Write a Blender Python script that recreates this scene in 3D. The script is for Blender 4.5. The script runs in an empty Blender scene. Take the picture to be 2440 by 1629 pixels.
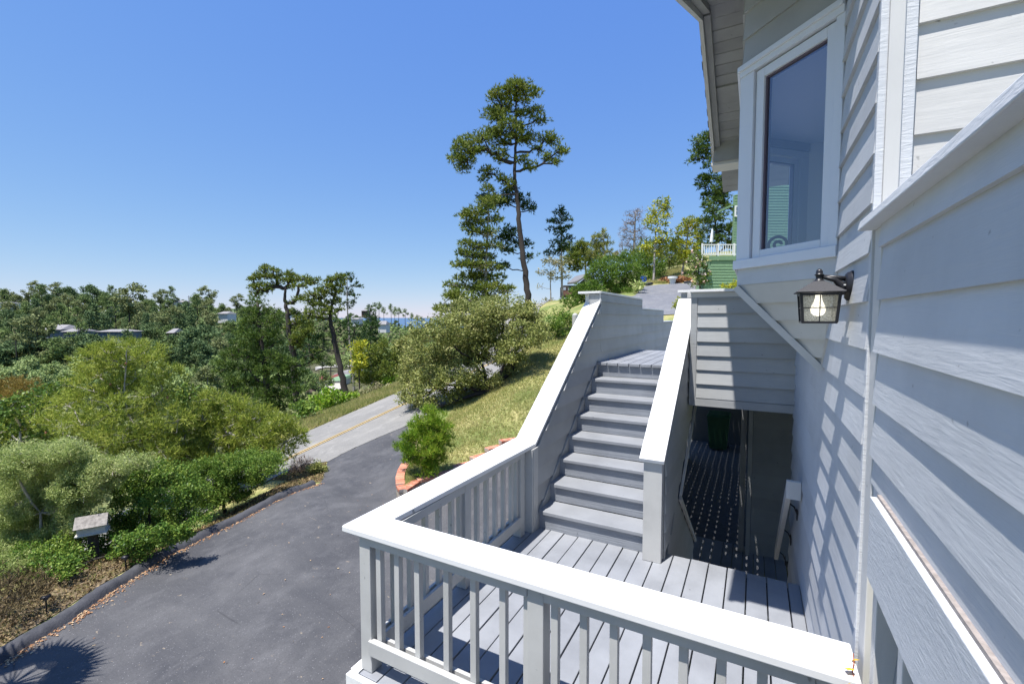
import bpy, math, random
import numpy as np
from mathutils import Vector

# ------------------------------------------------------------------ camera, sky, sun, exposure
scene = bpy.context.scene
C = scene.collection
PITCH, YAW = math.radians(3.06), math.radians(28.07)
CAM = np.array([0.0, 0.0, 2.2])                       # z = 0 is the deck floor, X = house wall normal, Y = along the wall
cam_d = bpy.data.cameras.new("camera"); cam = bpy.data.objects.new("camera", cam_d); C.objects.link(cam)
cam_d.sensor_width = 36.0; cam_d.lens = 36.0*1084.4/2440; cam_d.clip_start = 0.05; cam_d.clip_end = 120000
cam.location = CAM; cam.rotation_euler = (math.pi/2-PITCH, 0, YAW)
scene.camera = cam
FW = np.array([-math.sin(YAW)*math.cos(PITCH), math.cos(YAW)*math.cos(PITCH), -math.sin(PITCH)])
RT = np.array([math.cos(YAW), math.sin(YAW), 0.0]); UP = np.cross(RT, FW)

SUN = np.array([-0.118, -0.342, 1.0]); SUN /= np.linalg.norm(SUN)
world = bpy.data.worlds.new("World"); scene.world = world; world.use_nodes = True
wn = world.node_tree.nodes; wl = world.node_tree.links
sky = wn.new("ShaderNodeTexSky"); sky.sky_type = 'NISHITA'; sky.sun_disc = False
sky.sun_elevation = math.asin(SUN[2]); sky.sun_rotation = math.atan2(SUN[0], SUN[1])
sky.altitude = 50; sky.air_density = 1.0; sky.dust_density = 0.0; sky.ozone_density = 5.0
sp = wn.new("ShaderNodeSeparateColor"); cb = wn.new("ShaderNodeCombineColor"); wl.new(sky.outputs[0], sp.inputs[0])     # clear coastal air: even blue down to the horizon
for i, (g_, a_) in enumerate(((.80, .93), (.60, 1.42), (.163, 4.06))):
    pw = wn.new("ShaderNodeMath"); pw.operation = 'POWER'; wl.new(sp.outputs[i], pw.inputs[0]); pw.inputs[1].default_value = g_
    ml = wn.new("ShaderNodeMath"); ml.operation = 'MULTIPLY'; wl.new(pw.outputs[0], ml.inputs[0]); ml.inputs[1].default_value = a_; wl.new(ml.outputs[0], cb.inputs[i])
bg = wn["Background"]; wl.new(cb.outputs[0], bg.inputs[0]); bg.inputs[1].default_value = 0.100
sun_d = bpy.data.lights.new("sun", 'SUN'); sun_d.energy = 5.0; sun_d.angle = math.radians(0.5); sun_d.color = (1.0, 0.96, 0.9)
sun = bpy.data.objects.new("sun", sun_d); C.objects.link(sun)
sun.rotation_euler = Vector(-SUN).to_track_quat('-Z', 'Y').to_euler()
scene.view_settings.view_transform = 'Standard'; scene.view_settings.look = 'None'
scene.view_settings.exposure = 0.70; scene.view_settings.gamma = 1.0
scene.cycles.max_bounces = 8; scene.cycles.transparent_max_bounces = 12

R_ = np.random.RandomState
# ------------------------------------------------------------------ measuring helpers (photo pixel at a chosen distance -> point in the place)
def at(px, py, D):
    r = FW + RT*((px*1.03874-1220)/1084.4) - UP*((py*1.03874-814.5)/1084.4)
    return CAM + r*D
def zoomf(x0, y0, s): return lambda x, y: ((x0+x/s)/1.03874, (y0+y/s)/1.03874)
Z2 = zoomf(450, 580, 3.915); Z3 = zoomf(1000, 150, 2.613); Z4 = zoomf(1250, 450, 3.915); Z5 = zoomf(0, 800, 3.0908); Z1 = zoomf(0, 600, 4.694)
def camxy(X, D):                                       # level point X right of and D ahead of the camera
    return (RT[0]*X - math.sin(YAW)*D, RT[1]*X + math.cos(YAW)*D)

# ------------------------------------------------------------------ objects
def tag(o, label=None, cat=None, group=None, kind=None):
    if label: o['label'] = label
    if cat: o['category'] = cat
    if group: o['group'] = group
    if kind: o['kind'] = kind
    return o
def thing(name, label, cat, loc=(0, 0, 0), group=None):
    o = bpy.data.objects.new(name, None); C.objects.link(o); o.location = loc; o.empty_display_size = 0.2
    return tag(o, label, cat, group)
def origin_of(p):
    v = np.zeros(3)
    while p is not None: v += np.array(p.location); p = p.parent
    return v
def link_mesh(name, me, mat, parent=None, label=None):
    o = bpy.data.objects.new(name, me); C.objects.link(o)
    if mat is not None: me.materials.append(mat)
    if parent is not None: o.parent = parent
    if label: o['label'] = label
    return o
class MB:
    def __init__(s): s.v = []; s.f = []
    def poly(s, pts, faces):
        n = len(s.v); s.v += [tuple(float(c) for c in p) for p in pts]; s.f += [tuple(i+n for i in f) for f in faces]; return s
    def box(s, x0, x1, y0, y1, z0, z1):
        return s.poly([(x0,y0,z0),(x1,y0,z0),(x1,y1,z0),(x0,y1,z0),(x0,y0,z1),(x1,y0,z1),(x1,y1,z1),(x0,y1,z1)],
                      [(0,3,2,1),(4,5,6,7),(0,1,5,4),(1,2,6,5),(2,3,7,6),(3,0,4,7)])
    def prism(s, base, d):                              # planar outline swept by the vector d
        b = [np.array(p, float) for p in base]; d = np.array(d, float); n = len(b)
        nn = sum((np.cross(b[i]-b[0], b[(i+1) % n]-b[0]) for i in range(n)), np.zeros(3))
        if nn @ d > 0: b = b[::-1]
        return s.poly(b+[p+d for p in b], [tuple(range(n)), tuple(range(2*n-1, n-1, -1))]+[(i, i+n, (i+1) % n+n, (i+1) % n) for i in range(n)])
    def beam(s, a, b, w, h, up=(0, 0, 1)):
        a = np.array(a, float); b = np.array(b, float); t = (b-a)/np.linalg.norm(b-a)
        sd = np.cross(t, up); sd /= np.linalg.norm(sd); u = np.cross(sd, t)
        return s.prism([a-sd*w/2-u*h/2, a+sd*w/2-u*h/2, a+sd*w/2+u*h/2, a-sd*w/2+u*h/2], b-a)
    def tube(s, pts, rad, k=8, cap=True):
        pts = [np.array(p, float) for p in pts]; n0 = len(s.v); prev = None
        for i, p in enumerate(pts):
            t = pts[min(i+1, len(pts)-1)]-pts[max(i-1, 0)]; t /= (np.linalg.norm(t)+1e-9)
            r = np.array((1, 0, 0)) if abs(t[0]) < .8 else np.array((0, 1, 0))
            if prev is not None: r = prev
            a = r-t*(r@t); a /= np.linalg.norm(a); b = np.cross(t, a); prev = a
            rr = rad[i] if hasattr(rad, '__len__') else rad
            s.v += [tuple(p+(a*math.cos(2*math.pi*j/k)+b*math.sin(2*math.pi*j/k))*rr) for j in range(k)]
        for i in range(len(pts)-1):
            for j in range(k):
                s.f.append((n0+i*k+j, n0+i*k+(j+1) % k, n0+(i+1)*k+(j+1) % k, n0+(i+1)*k+j))
        if cap:
            s.f.append(tuple(n0+j for j in range(k))[::-1]); s.f.append(tuple(n0+(len(pts)-1)*k+j for j in range(k)))
        return s
    def lathe(s, c, prof, k=20):                        # prof: (radius, z) from bottom to top
        return s.tube([(c[0], c[1], c[2]+z) for r, z in prof], [max(r, 1e-4) for r, z in prof], k)
    def build(s, name, mat, parent=None, label=None, smooth=False, bevel=0):
        o3 = origin_of(parent)
        me = bpy.data.meshes.new(name)
        me.from_pydata([(x-o3[0], y-o3[1], z-o3[2]) for x, y, z in s.v], [], s.f); me.update()
        o = link_mesh(name, me, mat, parent, label)
        if smooth: me.polygons.foreach_set('use_smooth', [True]*len(me.polygons))
        if bevel:
            m = o.modifiers.new('edge', 'BEVEL'); m.width = bevel; m.segments = 2; m.limit_method = 'ANGLE'; m.angle_limit = .6
        return o
def B(name, mat, parent, *b, **k): return MB().box(*b).build(name, mat, parent, **k)
def clip(poly, axis, val, keep_above):
    out = []
    for i in range(len(poly)):
        a, b = poly[i], poly[(i+1) % len(poly)]
        ia = (a[axis] >= val) == keep_above or a[axis] == val; ib = (b[axis] >= val) == keep_above or b[axis] == val
        if ia: out.append(a)
        if ia != ib:
            t = (val-a[axis])/(b[axis]-a[axis]); out.append((a[0]+t*(b[0]-a[0]), a[1]+t*(b[1]-a[1])))
    return out
def siding(mb, o, u, n, poly, zb, e=.187, t=.019, seed=0):
    """lapped boards on a wall: outline poly in (along u, height), outward normal n, butt edges at zb + k*e"""
    o = np.array(o, float); u = np.array(u, float); n = np.array(n, float); rs = R_(seed)
    zs = [p[1] for p in poly]; k0 = math.floor((min(zs)-zb)/e); k1 = math.ceil((max(zs)-zb)/e)
    for k in range(k0, k1):
        za, zc = zb+k*e, zb+(k+1)*e
        pc = clip(clip(poly, 1, za, True), 1, zc, False)
        if len(pc) < 3: continue
        tk = t*(1+.12*rs.randn()*.6)
        w = lambda a, z, d: o+u*a+np.array((0, 0, z))+n*d
        fr = [w(a, z, .003+(tk-.003)*(1-(z-za)/e)) for a, z in pc]; bk = [w(a, z, -.004) for a, z in pc]
        m = len(pc); nn = np.cross(fr[1]-fr[0], fr[2]-fr[1])
        if nn @ n < 0: fr, bk = fr[::-1], bk[::-1]
        mb.poly(fr+bk, [tuple(range(m))]+[(i, i+m, (i+1) % m+m, (i+1) % m) for i in range(m)])
    return mb

# ------------------------------------------------------------------ materials
def nodes(name):
    m = bpy.data.materials.new(name); m.use_nodes = True
    return m, m.node_tree.nodes, m.node_tree.links, m.node_tree.nodes['Principled BSDF']
def mixc(n, l, fac, a, b):
    x = n.new('ShaderNodeMix'); x.data_type = 'RGBA'
    for sck, v in ((x.inputs[6], a), (x.inputs[7], b)):
        if isinstance(v, tuple): sck.default_value = (*v, 1)
        else: l.new(v, sck)
    if isinstance(fac, (int, float)): x.inputs[0].default_value = fac
    else: l.new(fac, x.inputs[0])
    return x.outputs[2]
def noise(n, l, scale, vec=(1, 1, 1), detail=4, rough=.55, dist=0):
    tc = n.new('ShaderNodeNewGeometry'); mp = n.new('ShaderNodeMapping'); mp.inputs['Scale'].default_value = vec
    l.new(tc.outputs['Position'], mp.inputs[0])
    t = n.new('ShaderNodeTexNoise'); t.inputs['Scale'].default_value = scale; t.inputs['Detail'].default_value = detail
    t.inputs['Roughness'].default_value = rough; t.inputs['Distortion'].default_value = dist
    l.new(mp.outputs[0], t.inputs['Vector']); return t.outputs[0]
def ramp(n, l, src, lo, hi, a=(0, 0, 0), b=(1, 1, 1)):
    r = n.new('ShaderNodeValToRGB'); r.color_ramp.elements[0].position = lo; r.color_ramp.elements[1].position = hi
    r.color_ramp.elements[0].color = (*a, 1); r.color_ramp.elements[1].color = (*b, 1); l.new(src, r.inputs[0]); return r.outputs[0]
def bump(n, l, h, p, strength, dist=.004):
    b = n.new('ShaderNodeBump'); b.inputs['Strength'].default_value = strength; b.inputs['Distance'].default_value = dist
    l.new(h, b.inputs['Height']); l.new(b.outputs[0], p.inputs['Normal']); return b
def wood_paint(name, col, grain, rough=.5, amt=.35, var=.10, specks=True, dist=.003):
    """painted wood: grain = mapping scale (small along the grain), faint dirt, knots"""
    m, n, l, p = nodes(name)
    d = noise(n, l, 2.2, (1, 1, 1), 5, .6); c2 = tuple(c*(1-var*1.8) for c in col)
    cc = mixc(n, l, ramp(n, l, d, .38, .7), col, c2)
    if specks:
        s = noise(n, l, 26, (1, 1, 1), 2, .4); cc = mixc(n, l, ramp(n, l, s, .74, .80), cc, tuple(c*.45 for c in col))
    gi = n.new('ShaderNodeNewGeometry'); tone = ramp(n, l, gi.outputs['Random Per Island'], 0, 1, (.90, .90, .90), (1.06, 1.06, 1.06))      # board to board
    mm = n.new('ShaderNodeMix'); mm.data_type = 'RGBA'; mm.blend_type = 'MULTIPLY'; mm.inputs[0].default_value = 1; l.new(cc, mm.inputs[6]); l.new(tone, mm.inputs[7]); cc = mm.outputs[2]
    l.new(cc, p.inputs['Base Color']); p.inputs['Roughness'].default_value = rough
    g = noise(n, l, 1, grain, 6, .6, .6); g2 = noise(n, l, 1, tuple(v*.33 for v in grain), 3, .5, 1.5)
    ad = n.new('ShaderNodeMath'); ad.operation = 'ADD'; l.new(g, ad.inputs[0]); l.new(g2, ad.inputs[1])
    bump(n, l, ad.outputs[0], p, amt, dist); return m
def plain(name, col, rough=.6, metal=0, amt=0, scale=30, var=0):
    m, n, l, p = nodes(name); p.inputs['Base Color'].default_value = (*col, 1); p.inputs['Roughness'].default_value = rough
    p.inputs['Metallic'].default_value = metal
    if amt or var:
        x = noise(n, l, scale)
        if amt: bump(n, l, x, p, amt)
        if var: l.new(mixc(n, l, ramp(n, l, x, .35, .65), col, tuple(c*(1-var) for c in col)), p.inputs['Base Color'])
    return m
M = {}
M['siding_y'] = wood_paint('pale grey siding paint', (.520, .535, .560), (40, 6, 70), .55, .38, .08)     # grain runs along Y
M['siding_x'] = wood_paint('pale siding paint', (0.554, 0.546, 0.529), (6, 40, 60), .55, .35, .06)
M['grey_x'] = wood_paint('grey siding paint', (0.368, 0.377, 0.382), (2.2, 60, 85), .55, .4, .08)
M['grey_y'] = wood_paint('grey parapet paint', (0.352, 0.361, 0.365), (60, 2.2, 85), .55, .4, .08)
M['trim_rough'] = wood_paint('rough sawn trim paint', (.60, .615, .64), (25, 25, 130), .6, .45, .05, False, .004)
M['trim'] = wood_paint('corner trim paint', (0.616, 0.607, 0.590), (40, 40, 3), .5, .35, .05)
M['cap'] = wood_paint('white cap paint', (0.757, 0.757, 0.757), (30, 30, 30), .45, .12, .02, True)
M['cap_y'] = M['cap']
M['rail'] = wood_paint('warm grey rail paint', (0.493, 0.493, 0.480), (30, 30, 12), .5, .3, .10)
M['deck'] = wood_paint('blue grey deck paint', (.275, .288, .315), (70, 2.4, 10), .5, .55, .14)
M['tread'] = wood_paint('blue grey tread paint', (.275, .288, .312), (2.2, 55, 70), .55, .6, .12)
M['riser'] = wood_paint('grey riser paint', (.25, .268, .30), (1.6, 50, 60), .55, .9, .12, True, .005)
M['window'] = plain('white window paint', (0.651, 0.678, 0.739), .35, 0, .05, 60)
M['soffit'] = wood_paint('grey soffit paint', (0.317, 0.317, 0.308), (60, 2.5, 30), .6, .25, .15)
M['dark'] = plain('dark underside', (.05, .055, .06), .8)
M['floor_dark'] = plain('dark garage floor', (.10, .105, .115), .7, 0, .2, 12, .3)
M['black_metal'] = plain('black cast metal', (.022, .022, .026), .38, .3, .06, 120)
M['lid_metal'] = plain('dusty black metal', (.055, .055, .062), .6, .2, .1, 200, .3)
M['white'] = plain('white paint', (.78, .78, .76), .5, 0, .05, 40, .08)
M['shingle'] = plain('dark roof shingle', (.07, .065, .065), .85, 0, .5, 60, .4)
def glass_mat():
    m, n, l, p = nodes('window glass'); n.remove(p); out = n['Material Output']
    tr = n.new('ShaderNodeBsdfTransparent'); tr.inputs[0].default_value = (.80, .86, .95, 1)
    gl = n.new('ShaderNodeBsdfGlossy'); gl.inputs['Roughness'].default_value = .01; gl.inputs['Color'].default_value = (.9, .93, 1, 1)
    fr = n.new('ShaderNodeLayerWeight'); fr.inputs[0].default_value = .5                    # double glazing: steady reflection, more at a glance
    pw_ = n.new('ShaderNodeMath'); pw_.operation = 'POWER'; l.new(fr.outputs['Facing'], pw_.inputs[0]); pw_.inputs[1].default_value = 4
    ma_ = n.new('ShaderNodeMath'); ma_.operation = 'MULTIPLY_ADD'; l.new(pw_.outputs[0], ma_.inputs[0]); ma_.inputs[1].default_value = .75; ma_.inputs[2].default_value = .17
    mx = n.new('ShaderNodeMixShader'); l.new(ma_.outputs[0], mx.inputs[0]); l.new(tr.outputs[0], mx.inputs[1]); l.new(gl.outputs[0], mx.inputs[2])
    l.new(mx.outputs[0], out.inputs[0]); return m
M['glass'] = glass_mat()
def lamp_glass():
    m, n, l, p = nodes('seeded lamp glass'); n.remove(p); out = n['Material Output']
    tr = n.new('ShaderNodeBsdfTransparent'); tr.inputs[0].default_value = (.93, .92, .84, 1)
    df = n.new('ShaderNodeBsdfTranslucent'); df.inputs[0].default_value = (.75, .74, .66, 1)
    d2 = n.new('ShaderNodeBsdfDiffuse'); d2.inputs[0].default_value = (.55, .54, .47, 1)
    a = n.new('ShaderNodeMixShader'); l.new(df.outputs[0], a.inputs[1]); l.new(d2.outputs[0], a.inputs[2]); a.inputs[0].default_value = .5
    mx = n.new('ShaderNodeMixShader'); x = noise(n, l, 160, (1, 1, 1), 2)
    l.new(ramp(n, l, x, .35, .75, (.30, .30, .30), (.75, .75, .75)), mx.inputs[0]); l.new(tr.outputs[0], mx.inputs[1]); l.new(a.outputs[0], mx.inputs[2])
    l.new(mx.outputs[0], out.inputs[0]); return m
M['lamp_glass'] = lamp_glass()
m, n, l, p = nodes('lit bulb'); p.inputs['Emission Color'].default_value = (1, .93, .8, 1); p.inputs['Emission Strength'].default_value = 1.6; M['bulb'] = m
def foliage(name, cols, rough=.55, trans=.3):
    """leaf material: hue varies leaf by leaf and clump by clump"""
    m, n, l, p = nodes(name); g = n.new('ShaderNodeNewGeometry')
    r = n.new('ShaderNodeValToRGB'); cr = r.color_ramp; cr.interpolation = 'LINEAR'
    cr.elements[0].color = (*cols[0], 1); cr.elements[1].color = (*cols[-1], 1)
    for i, c in enumerate(cols[1:-1]): e = cr.elements.new((i+1)/(len(cols)-1)); e.color = (*c, 1)
    big = noise(n, l, .9, (1, 1, 1), 2); mt = n.new('ShaderNodeMath'); mt.operation = 'MULTIPLY_ADD'
    l.new(big, mt.inputs[0]); mt.inputs[1].default_value = .9; 
    ms = n.new('ShaderNodeMath'); ms.operation = 'MULTIPLY_ADD'; l.new(g.outputs['Random Per Island'], ms.inputs[0]); ms.inputs[1].default_value = .85; ms.inputs[2].default_value = -.36
    l.new(ms.outputs[0], mt.inputs[2]); l.new(mt.outputs[0], r.inputs[0])
    l.new(r.outputs[0], p.inputs['Base Color']); p.inputs['Roughness'].default_value = rough; p.inputs['Specular IOR Level'].default_value = .25
    if trans:
        tb = n.new('ShaderNodeBsdfTranslucent'); l.new(r.outputs[0], tb.inputs[0]); mx = n.new('ShaderNodeMixShader'); mx.inputs[0].default_value = trans
        l.new(p.outputs[0], mx.inputs[1]); l.new(tb.outputs[0], mx.inputs[2]); l.new(mx.outputs[0], n['Material Output'].inputs[0])
    return m
# ------------------------------------------------------------------ terrain
def W(px, py, D): return tuple(at(px, py, D))
CP = []
def cx_(X, D, z): x, y = camxy(X, D); CP.append((x, y, z))
def cz(px, D, zc): x, y = camxy((px-1174)/1044*D, D); CP.append((x, y, 2.2+zc))
def cpp(px, py, D): CP.append(W(px, py, D))
for X, D in [(-6,6.5),(-6,9),(-3,7),(-3,10),(-1,8),(-3.5,13),(-1.5,13),(0,3),(-3,3),(3,3),(-6,3),(0,-10),(-12,-10),(12,-10),(5,5),(8,0),(-12,0),(0,-60),(-60,-60),(60,-40)]: cx_(X, D, -2.62)
cx_(0, 9, -2.62); cx_(-7.7, 8, -2.45); cx_(-5.3, 11.5, -2.42)
cx_(-9.5, 9, -2.7); cx_(-8, 13, -3.0); cx_(-13, 13, -4.6); cx_(-10, 18, -4.6); cx_(-18, 20, -7.5); cx_(-16, 8, -4.6); cx_(-30, 10, -9)
for px, D, zc in [(635,14,-4.93),(560,14.5,-5.0),(690,17.4,-5.2),(700,20.5,-5.25),(912,21,-4.2),(915,25.5,-4.2),(930,19,-4.65),(820,20,-4.75),(800,24,-4.9),(620,20,-6.0),
                  (700,23,-5.3),(840,28,-4.9),(930,29,-4.1),(560,26,-8),(650,30,-7.5),(780,34,-7.2),(880,34,-5.8),(960,34,-3.9),(780,45,-8.6),(900,50,-10),(640,45,-9.5),(300,45,-14),(0,45,-14),
                  (750,80,-17),(900,85,-18),(300,80,-18.5),(0,80,-18.5),(-400,80,-16),
                  (750,135,-20.3),(900,135,-20),(300,130,-20),(0,130,-20),(600,130,-20),(750,190,-21.5),(840,190,-21.5),(780,250,-24),(880,250,-21),
                  (0,180,-18),(200,180,-18),(400,180,-18),(550,190,-19),(0,230,-6),(250,230,-7),(450,240,-7),(600,260,-9),(700,280,-12),(0,290,5),(200,290,5),(400,300,3),(560,320,1),(700,340,-2),(800,360,-5),(880,380,-7),(950,400,-12),(1000,400,-14),
                  (0,360,8),(250,370,6),(500,400,3),(700,430,-3),(850,450,-8),(950,480,-16),(1050,480,-16),(0,700,-30),(400,700,-34),(800,700,-38),(1050,700,-40),(-500,300,6),(-500,700,-30),(-300,180,-16),(1300,700,-20),
                  # right-hand hill
                  (1130,19.5,-3.25),(1040,21,-3.9),(1080,17,-3.6),(1010,14.5,-4.2),(1200,15,-3.3),(1250,19,-2.42),(1300,24,-.85),(1200,24,-1.7),(1100,26,-2.6),(1000,26,-3.7),
                  (1209,45,1.2),(1100,45,-.2),(1020,40,-2.4),(1290,34,.9),(1300,55,2.0),(1030,60,-3),(1330,80,3.3),(1200,80,-2),(1380,32,1.6),(1450,38,2.8),(1480,35,2.45),(1560,34,2.35),(1420,27,.9),
                  (1500,24,.25),(1560,22,.0),(1540,30,1.5),(1640,28,1.2),(1530,38,3.1),(1560,46,5.2),(1640,40,4.4),(1470,60,6.0),(1400,80,6.5),(1560,90,11),(1700,90,12),(1700,50,7),(1900,60,8),(1200,130,-6),(1500,200,8),(2300,100,10),(2300,30,3),
                  (1800,30,2),(1900,20,.8)]: cz(px, D, zc)
for x, y, z in [(-1,8,-1.8),(-1,13,-1.8),(1,17,-1.75),(-1,5,-2.7),(-3,8,-2.55),(-4.2,11,-2.2),(-3.2,13.5,-1.8),(-1,17.5,-1.2),(3,14,-1.8),(4,8,-2),(5,2,-2.6),(-4,17.5,-.4),(-6.5,17,-.7)]: CP.append((x, y, z))
for (px, py), D in zip([(957,1098),(1003,1091),(1043,1073),(1082,1054),(1116,1035),(1147,1014),(1185,1000)], [12.25, 12.5, 12.85, 13.2, 13.55, 13.85, 14.1]):
    x, y, z = W(px, py, D); CP.append((x+.55, y-.45, max(z-.42, -2.6))); CP.append((x-.9, y+.75, z-.02))
CP = np.array(CP)
def warp(x, y):
    r = np.sqrt(x*x+y*y)+1e-6; s = np.log(1+r/9.0)/r; return np.stack([x*s, y*s], -1)
_w = warp(CP[:, 0], CP[:, 1]); _n = len(CP)
def _phi(d): return np.where(d > 1e-9, d*d*np.log(d+1e-12), 0)
_A = np.zeros((_n+3, _n+3)); _A[:_n, :_n] = _phi(np.linalg.norm(_w[:, None]-_w[None], axis=2))+np.eye(_n)*2e-4
_A[:_n, _n] = 1; _A[:_n, _n+1:] = _w; _A[_n, :_n] = 1; _A[_n+1:, :_n] = _w.T
_S = np.linalg.solve(_A, np.concatenate([CP[:, 2], np.zeros(3)]))
def ground(x, y):
    x = np.atleast_1d(np.asarray(x, float)); y = np.atleast_1d(np.asarray(y, float)); out = np.empty(len(x))
    for i in range(0, len(x), 4000):
        w = warp(x[i:i+4000], y[i:i+4000]); d = np.linalg.norm(w[:, None]-_w[None], axis=2)
        out[i:i+4000] = _phi(d)@_S[:_n]+_S[_n]+w@_S[_n+1:]
    # the road is one even ramp
    sm = lambda t: np.clip(t, 0, 1)**2*(3-2*np.clip(t, 0, 1))
    m = sm((x+21.0)/2.2)*sm((-10.6-x)/2.0)*sm((y-3)/4)*sm((34-y)/8)
    return out*(1-m)+m*(-2.098+.1712*x+.1533*y)
def gz(x, y): return float(ground(x, y)[0])
def on_ground(px, py, d0=4, d1=400):
    """where the sight line through a photo pixel meets the ground"""
    D = np.exp(np.linspace(math.log(d0), math.log(d1), 900)); P = np.array([at(px, py, d) for d in D]); g = ground(P[:, 0], P[:, 1])
    b = P[:, 2] < g; return P[np.argmax(b) if b.any() else -1]
def grid_mesh(name, X, Y, Zv, mat, parent=None, keep=None):
    ni, nj = X.shape; v = np.stack([X, Y, Zv], -1).reshape(-1, 3); idx = np.arange(ni*nj).reshape(ni, nj)
    f = np.stack([idx[:-1, :-1], idx[1:, :-1], idx[1:, 1:], idx[:-1, 1:]], -1).reshape(-1, 4)
    if keep is not None: f = f[keep[:-1, :-1].reshape(-1)]
    me = bpy.data.meshes.new(name); me.vertices.add(len(v)); me.vertices.foreach_set('co', v.ravel())
    me.loops.add(f.size); me.loops.foreach_set('vertex_index', f.ravel()); me.polygons.add(len(f))
    me.polygons.foreach_set('loop_start', np.arange(0, f.size, 4)); me.polygons.foreach_set('loop_total', np.full(len(f), 4))
    me.update(calc_edges=True); me.polygons.foreach_set('use_smooth', np.ones(len(f), bool))
    return link_mesh(name, me, mat, parent)
m, n, l, p = nodes('dry grass ground')
a = noise(n, l, .55, (1, 1, 1), 6); b = noise(n, l, 7, (1, 1, 1), 6, .7); c = noise(n, l, .03, (1, 1, 1), 5)
c1 = mixc(n, l, ramp(n, l, b, .35, .65), (.20, .215, .055), (.42, .36, .17)); c2 = mixc(n, l, ramp(n, l, a, .42, .62), c1, (.14, .18, .045))
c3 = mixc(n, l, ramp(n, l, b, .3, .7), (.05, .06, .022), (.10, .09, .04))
geo = n.new('ShaderNodeNewGeometry'); ln = n.new('ShaderNodeVectorMath'); ln.operation = 'LENGTH'; l.new(geo.outputs['Position'], ln.inputs[0])
l.new(mixc(n, l, ramp(n, l, mixc(n, l, 0.0, ln.outputs['Value'], (0, 0, 0)), 0, 1), c2, c2), p.inputs['Base Color'])
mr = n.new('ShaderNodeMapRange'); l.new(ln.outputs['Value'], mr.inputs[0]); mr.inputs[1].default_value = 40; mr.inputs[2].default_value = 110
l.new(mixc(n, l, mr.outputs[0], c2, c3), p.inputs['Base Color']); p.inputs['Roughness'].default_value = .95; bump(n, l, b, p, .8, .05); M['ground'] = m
th = np.radians(np.concatenate([np.linspace(-180, -64, 24)[:-1], np.linspace(-64, 60, 250), np.linspace(60, 180, 24)[1:]]))
rr = np.concatenate([[.5], np.exp(np.linspace(math.log(2.0), math.log(60), 190)), np.exp(np.linspace(math.log(62), math.log(1100), 80))])
TH, RR = np.meshgrid(th, rr, indexing='ij'); GX = -np.sin(YAW-TH)*RR; GY = np.cos(YAW-TH)*RR
GZ = ground(GX.ravel(), GY.ravel()).reshape(GX.shape)
gr = grid_mesh('ground', GX, GY, GZ, M['ground']); tag(gr, 'dry grassy hillside and tree covered valley floor', kind='structure')
m, n, l, p = nodes('sea water'); p.inputs['Base Color'].default_value = (.02, .07, .16, 1); p.inputs['Roughness'].default_value = .25; bump(n, l, noise(n, l, .02), p, .3, 1); M['sea'] = m
sea = MB().poly([(-60000,-60000,-52),(60000,-60000,-52),(60000,60000,-52),(-60000,60000,-52)], [(0,1,2,3)]).build('sea', M['sea']); tag(sea, 'strip of blue sea on the horizon', kind='structure')

# --- draped sheets: fine grid over an outline, lifted a little above the ground
def drape(name, outline, mat, lift, step=.3, label=None):
    P = np.array(outline); x0, y0 = P.min(0)-step; x1, y1 = P.max(0)+step
    # triangulate the outline through a fine grid, snapping the border cells to the outline by clipping each cell
    mb = MB(); xs = np.arange(x0, x1, step); ys = np.arange(y0, y1, step); vid = {}
    def inside(px, py):
        c = np.zeros(len(px), bool); j = len(P)-1
        for i in range(len(P)):
            xi, yi = P[i]; xj, yj = P[j]
            c ^= ((yi > py) != (yj > py)) & (px < (xj-xi)*(py-yi)/(yj-yi+1e-12)+xi); j = i
        return c
    XX, YY = np.meshgrid(np.arange(x0, x1+step, step/2), np.arange(y0, y1+step, step/2), indexing='ij')
    # move lattice points just outside the outline onto it
    q = np.stack([XX.ravel(), YY.ravel()], -1); ins = inside(q[:, 0], q[:, 1])
    best = np.full(len(q), 1e9); bp = q.copy()
    for i in range(len(P)):
        a_, b_ = P[i], P[(i+1) % len(P)]; d = b_-a_; t = np.clip(((q-a_)@d)/(d@d), 0, 1); pr = a_+t[:, None]*d; dd = np.linalg.norm(q-pr, axis=1)
        m_ = dd < best; best[m_] = dd[m_]; bp[m_] = pr[m_]
    snap = (~ins) & (best < step*.75); q[snap] = bp[snap]; ok = (ins | snap).reshape(XX.shape)
    X2 = q[:, 0].reshape(XX.shape); Y2 = q[:, 1].reshape(XX.shape)
    keep = np.zeros(XX.shape, bool); keep[:-1, :-1] = ok[:-1, :-1] & ok[1:, :-1] & ok[1:, 1:] & ok[:-1, 1:]
    ctr_in = inside(((X2[:-1, :-1]+X2[1:, 1:])/2).ravel(), ((Y2[:-1, :-1]+Y2[1:, 1:])/2).ravel()).reshape(X2[:-1, :-1].shape); keep[:-1, :-1] &= ctr_in
    z = ground(q[:, 0], q[:, 1]).reshape(XX.shape)+lift
    o = grid_mesh(name, X2, Y2, z, mat, None, keep); tag(o, label, kind='structure'); return o
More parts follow.
